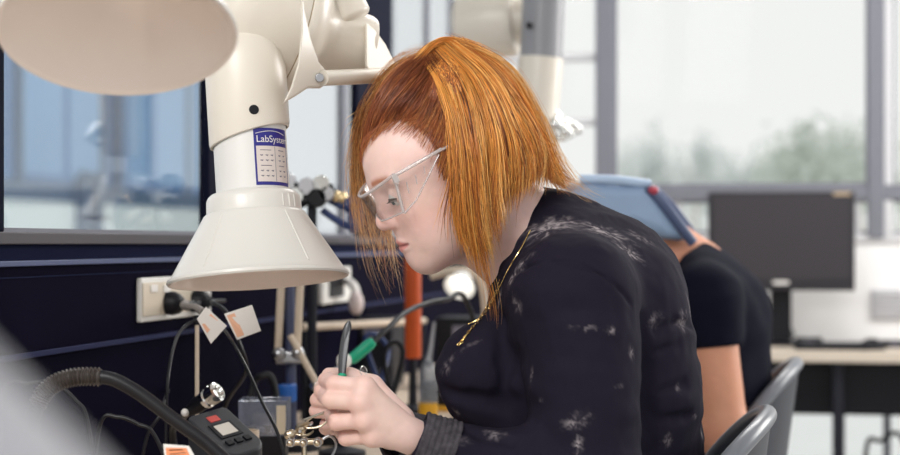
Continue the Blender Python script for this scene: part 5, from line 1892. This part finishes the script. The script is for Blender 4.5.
# ---- third-hand clamp under her fingers
YC2 = 2.17
hb = floorpt(P(304, 470, YC2))
th_ = thing('third_hand', 'metal third hand with jointed clips under her fingers', 'clamp stand', hb)
MB().lathe(hb, (0, 0, 1), [(0, 0), (0.030, 0), (0.031, 0.004), (0.028, 0.010), (0.009, 0.014), (0, 0.014)], 36).build('base', M_charcoal, th_)
zt2 = P(0, 437, YC2)[2]
MB().cyl(hb + [0, 0, 0.012], [hb[0], hb[1], zt2], 0.0034, n=16).build('post', M_brass, th_)
cb = P(304, 441, YC2)
MB().tube([P(286, 443, YC2), P(323, 441, YC2)], 0.0040, 14).build('cross_bar', M_brass, th_, bevel=0.0008)
for i, px in enumerate((291, 304, 318)):
    c = P(px, 442, YC2)
    MB().lathe(c - [0, 0.010, 0], (0, 1, 0), [(0, 0), (0.0052, 0), (0.0055, 0.002), (0.0055, 0.018), (0.0052, 0.020), (0, 0.020)], 20).build('joint', M_steel, th_)
    nb_ = MB().sphere(c - [0, 0.013, 0], 0.0042, 12)
    nb_.build('thumb_nut', M_brass, th_)
def clip(a, b, w0, name='alligator_clip'):
    d = unit(b - a)
    L_ = np.linalg.norm(b - a)
    s_ = unit(np.cross(d, [0, 1.0, 0]))
    ck = MB().sphere(a, 0.0060, 14).tube([a, a + d * L_ * 0.35], [0.0036, 0.0034], 12).build(name, M_brass, th_)
    for sg in (1, -1):
        g = []
        for t in np.linspace(0.25, 1, 8):
            c = a + d * L_ * t + s_ * sg * (0.0022 + 0.0045 * math.sin(PI * min(1, (t - .25) / .9)))
            hw = w0 * (1 - 0.45 * (t - 0.25))
            g.append([c + np.array([0, hw * u, 0]) + s_ * sg * 0.002 * (1 - u * u) for u in (-1, -0.4, 0.4, 1)])
        MB().grid(g, 0.0009).build('jaw', M_brass, ck)
    MB().cyl(a + d * L_ * 0.45 - [0, w0 + 0.003, 0], a + d * L_ * 0.45 + [0, w0 + 0.003, 0], 0.0020, n=10).build('pivot', M_steel, ck)
MB().tube([P(304, 437, YC2), P(301, 426, YC2)], 0.0032, 12).sphere(P(302, 428, YC2), 0.006, 14).build('arm', M_brass, th_)
clip(P(300, 428, YC2), P(325, 418, YC2 - 0.005), 0.0065)
MB().tube([P(289, 442, YC2), P(290, 433, YC2)], 0.0030, 12).sphere(P(289, 435, YC2), 0.0062, 14).build('arm', M_brass, th_)
clip(P(291, 434, YC2), P(312, 427, YC2 - 0.01), 0.0048)
MB().tube(catmull([P(320, 441, YC2), P(330, 436, YC2), P(336, 446, YC2), P(326, 468, YC2)], 14), 0.0018, 8).build('wire', M_steel, th_)
pc = MB().box(P(314, 416, YC2 - 0.045), (0.026, 0.018, 0.0016), np.array([[0.93, 0, 0.36], [0, 1, 0], [-0.36, 0, 0.93]]))
tag(pc.build('circuit_board', mat('board_steel', (0.30, 0.27, 0.22), 0.35, metal=0.6), bevel=0.0004), 'tiny bright metal plate gripped in the clip by her fingers', 'circuit board')
tag(MB().tube(catmull([P(357, 377, 2.165), P(363, 376, 2.165), P(367, 371, 2.165), P(363, 366, 2.165), P(360, 371, 2.165), P(362, 375, 2.165)], 16), 0.0006, 6).build('solder_wire', M_chrome), 'fine curl of silver wire above her knuckles', 'wire')

# ================================================================== blurred things further along the bench
def rod(px0, py0, px1, py1, Y0, Y1, r, m, name, par, n=14):
    return MB().cyl(P(px0, py0, Y0), P(px1, py1, Y1), r, n=n).build(name, m, par)
YR = 3.05
sb = floorpt(P(292, 440, YR))
sd_ = thing('lamp_stand', 'beige twin rod stand with blue clamp behind the bell hood', 'stand', sb)
MB().lathe(sb, (0, 0, 1), [(0, 0), (0.05, 0), (0.05, 0.012), (0.02, 0.02), (0, 0.02)], 36).build('base', M_charcoal, sd_)
MB().cyl(sb + [0, 0, 0.015], P(289, 252, YR), 0.009, n=16).build('post', mat('dark_blue_rod', (0.05, 0.06, 0.12), 0.35), sd_)
rod(278, 352, 283, 245, YR - .02, YR - .02, 0.0068, M_beige, 'rod', sd_)
rod(297, 352, 302, 245, YR - .02, YR - .02, 0.0068, M_beige, 'rod', sd_)
rod(290, 335, 317, 384, YR - .03, YR - .03, 0.0058, M_beige, 'brace', sd_)
MB().box(P(290, 357, YR - .01), (0.05, 0.03, 0.022)).build('crosshead', M_steel, sd_, bevel=0.004)
MB().tube([P(287, 384, YR - .01), P(288, 402, YR - .01)], [0.017, 0.015], 20).build('blue_clamp', M_blue, sd_, bevel=0.003)
for px, py in ((279, 354), (298, 353), (317, 385)):
    MB().sphere(P(px, py, YR - .025), 0.012, 14).build('joint', M_steel, sd_)
MB().tube([P(283, 245, YR - .02), P(292, 240, YR), P(302, 245, YR - .02)], 0.0085, 14).build('head_bracket', M_beige, sd_)
blk = thing('instrument_box', 'black box beside the blue clamp behind her hands', 'box', floorpt(P(322, 420, 3.1)))
MB().box(floorpt(P(330, 0, 3.16), (BZ + P(0, 386, 3.1)[2]) / 2), (0.060, 0.12, P(0, 386, 3.1)[2] - BZ), WALLROT).build('case', M_black, blk, bevel=0.004)
MB().box(P(329, 385, 3.14), (0.03, 0.03, 0.008)).build('knob', M_label, blk, bevel=0.003)

# horizontal beige rail on two posts
ra_, rb_ = P(302, 327, 3.55), P(424, 321, 4.3)
rl = thing('bench_rail', 'horizontal beige rail behind her hands', 'rail', floorpt(ra_))
MB().cyl(ra_, rb_, 0.0082, n=16).build('rail', M_beige, rl)
for t_ in (0.02, 0.98):
    q = ra_ * (1 - t_) + rb_ * t_
    MB().cyl(floorpt(q), q, 0.008, n=14).build('post', M_charcoal, rl)

# second outlet with plug further along
o2_ = thing('power_outlet', 'second white outlet on the wall between hood and face', 'power outlet', onwall(333, 288, DP))
wallbox(318, 346, 268, 301, DP, DP + 0.012).build('plate', M_white, o2_, bevel=0.003)
wallbox(329, 343, 274, 296, DP + 0.012, DP + 0.015).build('inset', M_black, o2_, bevel=0.001)
c = onwall(353, 283, DP)
pg2 = thing('plug_pack', 'pale plug hanging below the second outlet', 'plug', c)
MB().sphere(P(356, 303, 3.95), 0.022, 16, (0.8, 0.9, 1.25)).build('body', mat('pinkish_white', (0.66, 0.56, 0.55), 0.45), pg2)
MB().tube(catmull([onwall(344, 280, DP + .012), P(352, 284, 3.98), P(356, 292, 3.96), P(356, 302, 3.95)], 14), 0.010, 10).build('neck', M_label, pg2)
MB().tube(catmull([P(357, 312, 3.95), P(362, 335, 3.95), P(370, 372, 3.95), floorpt(P(380, 400, 3.9), BZ + .006)], 20), 0.006, 8).build('cord', M_rubber, pg2)

# soldering iron with green sleeve resting on its holder
YI = 2.95
si = thing('soldering_iron', 'soldering iron with bright green sleeve behind her hands', 'soldering iron', P(350, 362, YI))
MB().tube([P(350, 361, YI), P(354, 357.5, YI), P(370, 344, YI), P(374, 341, YI)], [0.0075, 0.0098, 0.0098, 0.0070], 20).build('grip', M_green, si, bevel=0.001, label='bright green sleeve')
MB().tube([P(333, 371, YI), P(343, 365, YI), P(350, 361, YI)], [0.003, 0.005, 0.006], 14).build('barrel', M_steel, si)
MB().tube(catmull([P(373, 342, YI), P(388, 328, YI + .03), P(405, 313, YI + .08), P(425, 304, YI + .15), P(446, 300, YI + .2), P(468, 304, YI + .3), floorpt(P(500, 400, YI + .45), BZ + .01)], 40), 0.0046, 12).build('cord', M_rubber, si)
ih = thing('iron_holder', 'dark holder with white collar under the green soldering iron', 'stand', floorpt(P(342, 420, YI)))
MB().lathe(floorpt(P(342, 420, YI)), (0, 0, 1), [(0, 0), (0.04, 0), (0.04, 0.01), (0.008, 0.018), (0.006, 0.03)], 32).build('base', M_charcoal, ih)
MB().cyl(floorpt(P(342, 420, YI), BZ + .02), P(342, 366, YI), 0.006, n=14).build('post', M_steel, ih)
MB().sphere(P(344, 361, YI - .012), 0.013, 18, (1, 1, 1.1)).build('collar', M_label, ih)

# orange column, slim bottle, yellow tray
YO = 3.7
oc = floorpt(P(413, 420, YO))
ob = thing('extinguisher_tube', 'upright orange tube on the bench under her chin', 'tube', oc)
z0_ = P(0, 358, YO)[2]
MB().lathe(oc, (0, 0, 1), [(0, 0), (0.030, 0), (0.030, 0.01), (0.010, 0.02), (0.008, z0_ - BZ)], 28).build('foot', M_charcoal, ob)
MB().lathe([oc[0], oc[1], z0_], (0, 0, 1), [(0.0, 0), (0.016, 0.0), (0.0175, 0.006), (0.0175, 0.21), (0.015, 0.222), (0.0, 0.226)], 32).build('tube', M_orange, ob)
YBt = 3.45
bt = floorpt(P(428, 425, YBt))
bo_ = thing('bottle', 'slim clear bottle with yellow base band on the bench', 'bottle', bt)
hB = P(0, 360, YBt)[2] - BZ
M_btl = glass('bottle_plastic', (0.66, 0.70, 0.76), 0.06, 0.1, True, 0.25, (0.55, 0.58, 0.64))
MB().lathe(bt, (0, 0, 1), [(0, 0.002), (0.016, 0.002), (0.018, 0.008), (0.018, hB * 0.82), (0.012, hB * 0.93), (0.007, hB)], 32).build('body', M_btl, bo_)
MB().lathe(bt, (0, 0, 1), [(0.0, 0.0), (0.0185, 0.0), (0.0186, 0.045), (0.0175, 0.045), (0.0, 0.04)], 32).build('base_band', M_yellow, bo_)
MB().tube([bt + [0, 0, hB], bt + [0.004, 0, hB + 0.018], P(434, 322, YBt)], [0.008, 0.006, 0.004], 14).build('nozzle', M_steel, bo_)
yt = thing('parts_tray', 'yellow edged dark tray on the bench below her chest', 'tray', floorpt(P(440, 410, 3.75)))
MB().box(floorpt(P(442, 0, 3.8), BZ + .006), (0.10, 0.12, 0.012)).build('base', M_yellow, yt, bevel=0.003)
MB().box(floorpt(P(442, 0, 3.8), BZ + .035), (0.09, 0.11, 0.046)).build('bin', M_black, yt, bevel=0.004)
# desk lamp behind the chin, lit
YL = 3.6
lb_ = floorpt(P(482, 420, YL))
dl = thing('desk_lamp', 'small lit desk lamp on a pale tube below her jaw', 'lamp', lb_)
MB().lathe(lb_, (0, 0, 1), [(0, 0), (0.06, 0), (0.06, 0.012), (0.012, 0.02), (0, 0.02)], 32).build('base', M_charcoal, dl)
MB().tube(catmull([lb_ + [0, 0, .015], P(486, 330, YL), P(482, 285, YL), P(470, 272, YL), P(452, 271, YL), P(430, 276, YL)], 30), 0.009, 14).build('arm', M_beige, dl, smooth=60)
ldn = unit([-0.25, -0.75, -0.6])
lc = P(463, 278, YL)
MB().lathe(lc, ldn, [(0.0, -0.012), (0.014, -0.012), (0.020, 0.0), (0.034, 0.030), (0.0325, 0.030), (0.019, 0.004), (0.0, 0.002)], 32).build('shade', M_white, dl)
MB().sphere(lc + ldn * 0.014, 0.0135, 18).build('bulb', mat('bulb_glow', (1, 1, 1), 0.3, emit=(1.0, 0.97, 0.9), estr=3.0), dl)

# clamps and shiny joints high behind the hood
YK = 3.30
kb_ = floorpt(P(312, 420, YK))
ks = thing('clamp_stand', 'blurred dark clamp stand with shiny knobs in front of the window', 'stand', kb_)
MB().lathe(kb_, (0, 0, 1), [(0, 0), (0.05, 0), (0.05, 0.014), (0.012, 0.02), (0, 0.02)], 32).build('base', M_charcoal, ks)
MB().cyl(kb_ + [0, 0, .015], P(312, 186, YK), 0.009, n=16).build('post', M_charcoal, ks)
MB().cyl(P(286, 186, YK), P(330, 197, YK), 0.011, n=16).build('arm', M_black, ks)
MB().cyl(P(296, 205, YK - .02), P(334, 188, YK - .02), 0.010, n=16).build('arm', M_black, ks)
for px, py, r, m in ((288, 182, .018, M_steel), (297, 196, .016, M_chrome), (308, 187, .017, M_steel), (318, 198, .019, M_black), (322, 184, .016, M_chrome), (290, 204, .014, M_black), (328, 194, .014, M_steel)):
    MB().lathe(P(px, py, YK) - [0, 0.035, 0], (0, 1, 0), [(0, 0), (r * 0.9, 0), (r, 0.004), (r, 0.02), (r * .7, 0.024), (r * .7, 0.04), (0, 0.04)], 20).build('knob', m, ks)
for px, py in ((336, 197), (342, 198)):
    MB().sphere(P(px, py, YK), 0.0125, 16).build('gold_knob', mat('warm_metal', (0.90, 0.70, 0.40), 0.25, metal=0.8), ks)
MB().tube(catmull([P(330, 200, YK), P(343, 206, YK), P(352, 204, YK), P(356, 214, YK), P(352, 226, YK), P(340, 222, YK), P(322, 210, YK)], 40), [0.007] * 8 + [0.015] * 20 + [0.007] * 12, 12).build('blue_cable', mat('navy_cable', (0.02, 0.04, 0.14), 0.4), ks)

# dark cable bundle and instruments along the wall
for i, (pts, r, m, lb) in enumerate((
        ([floorpt(P(372, 415, 3.3), BZ + .006), P(382, 380, 3.35), P(388, 350, 3.4), P(376, 335, 3.4), P(366, 345, 3.4), floorpt(P(395, 420, 3.4), BZ + .006)], .005, 'navy_cable', 'dark blue cable loop right of the green iron'),
        ([floorpt(P(380, 420, 3.25), BZ + .006), P(396, 385, 3.3), P(403, 352, 3.3), P(394, 342, 3.3), P(384, 362, 3.3), floorpt(P(402, 415, 3.3), BZ + .006)], .005, 'black_rubber', 'black cable loop left of the slim bottle'),
        ([floorpt(P(240, 440, 2.9), BZ + .006), P(252, 390, 2.95), P(262, 376, 2.95), P(274, 384, 2.95), floorpt(P(282, 440, 2.95), BZ + .006)], .006, 'black_rubber', 'black cable hump behind the clear box'))):
    tag(MB().tube(catmull(pts, 40), r, 10).build('cable', MATS[m]), lb, 'cable')
for px0, px1, ptop, Y, lb, m in ((352, 398, 318, 4.25, 'charcoal bench instrument under the rail behind the green iron', M_charcoal), (440, 500, 318, 4.3, 'black bench instrument behind her chest', M_black)):
    c0, c1 = P(px0, 0, Y)[0], P(px1, 0, Y)[0]
    zt3 = P(0, ptop, Y)[2]
    it = thing('bench_instrument', lb, 'instrument', ((c0 + c1) / 2, Y + .08, BZ))
    MB().box(((c0 + c1) / 2, Y + 0.08, (BZ + zt3) / 2 + .004), (c1 - c0, 0.14, zt3 - BZ - .008), WALLROT).build('case', m, it, bevel=0.005)
    MB().box(((c0 + c1) / 2 - .01, Y + 0.004, zt3 - 0.035), ((c1 - c0) * 0.45, 0.004, 0.03), WALLROT).build('display', M_ink, it)
    for q in range(3):
        MB().cyl(((c0 + c1) / 2 - .03 + q * .026, Y + 0.012, BZ + 0.05), ((c0 + c1) / 2 - .03 + q * .026, Y - 0.006, BZ + 0.05), 0.007, n=14).build('knob', M_steel, it)

# ------------------------------------------------------------------ tidy helper properties
for o_ in list(bpy.data.objects):
    if '_o' in o_:
        del o_['_o']
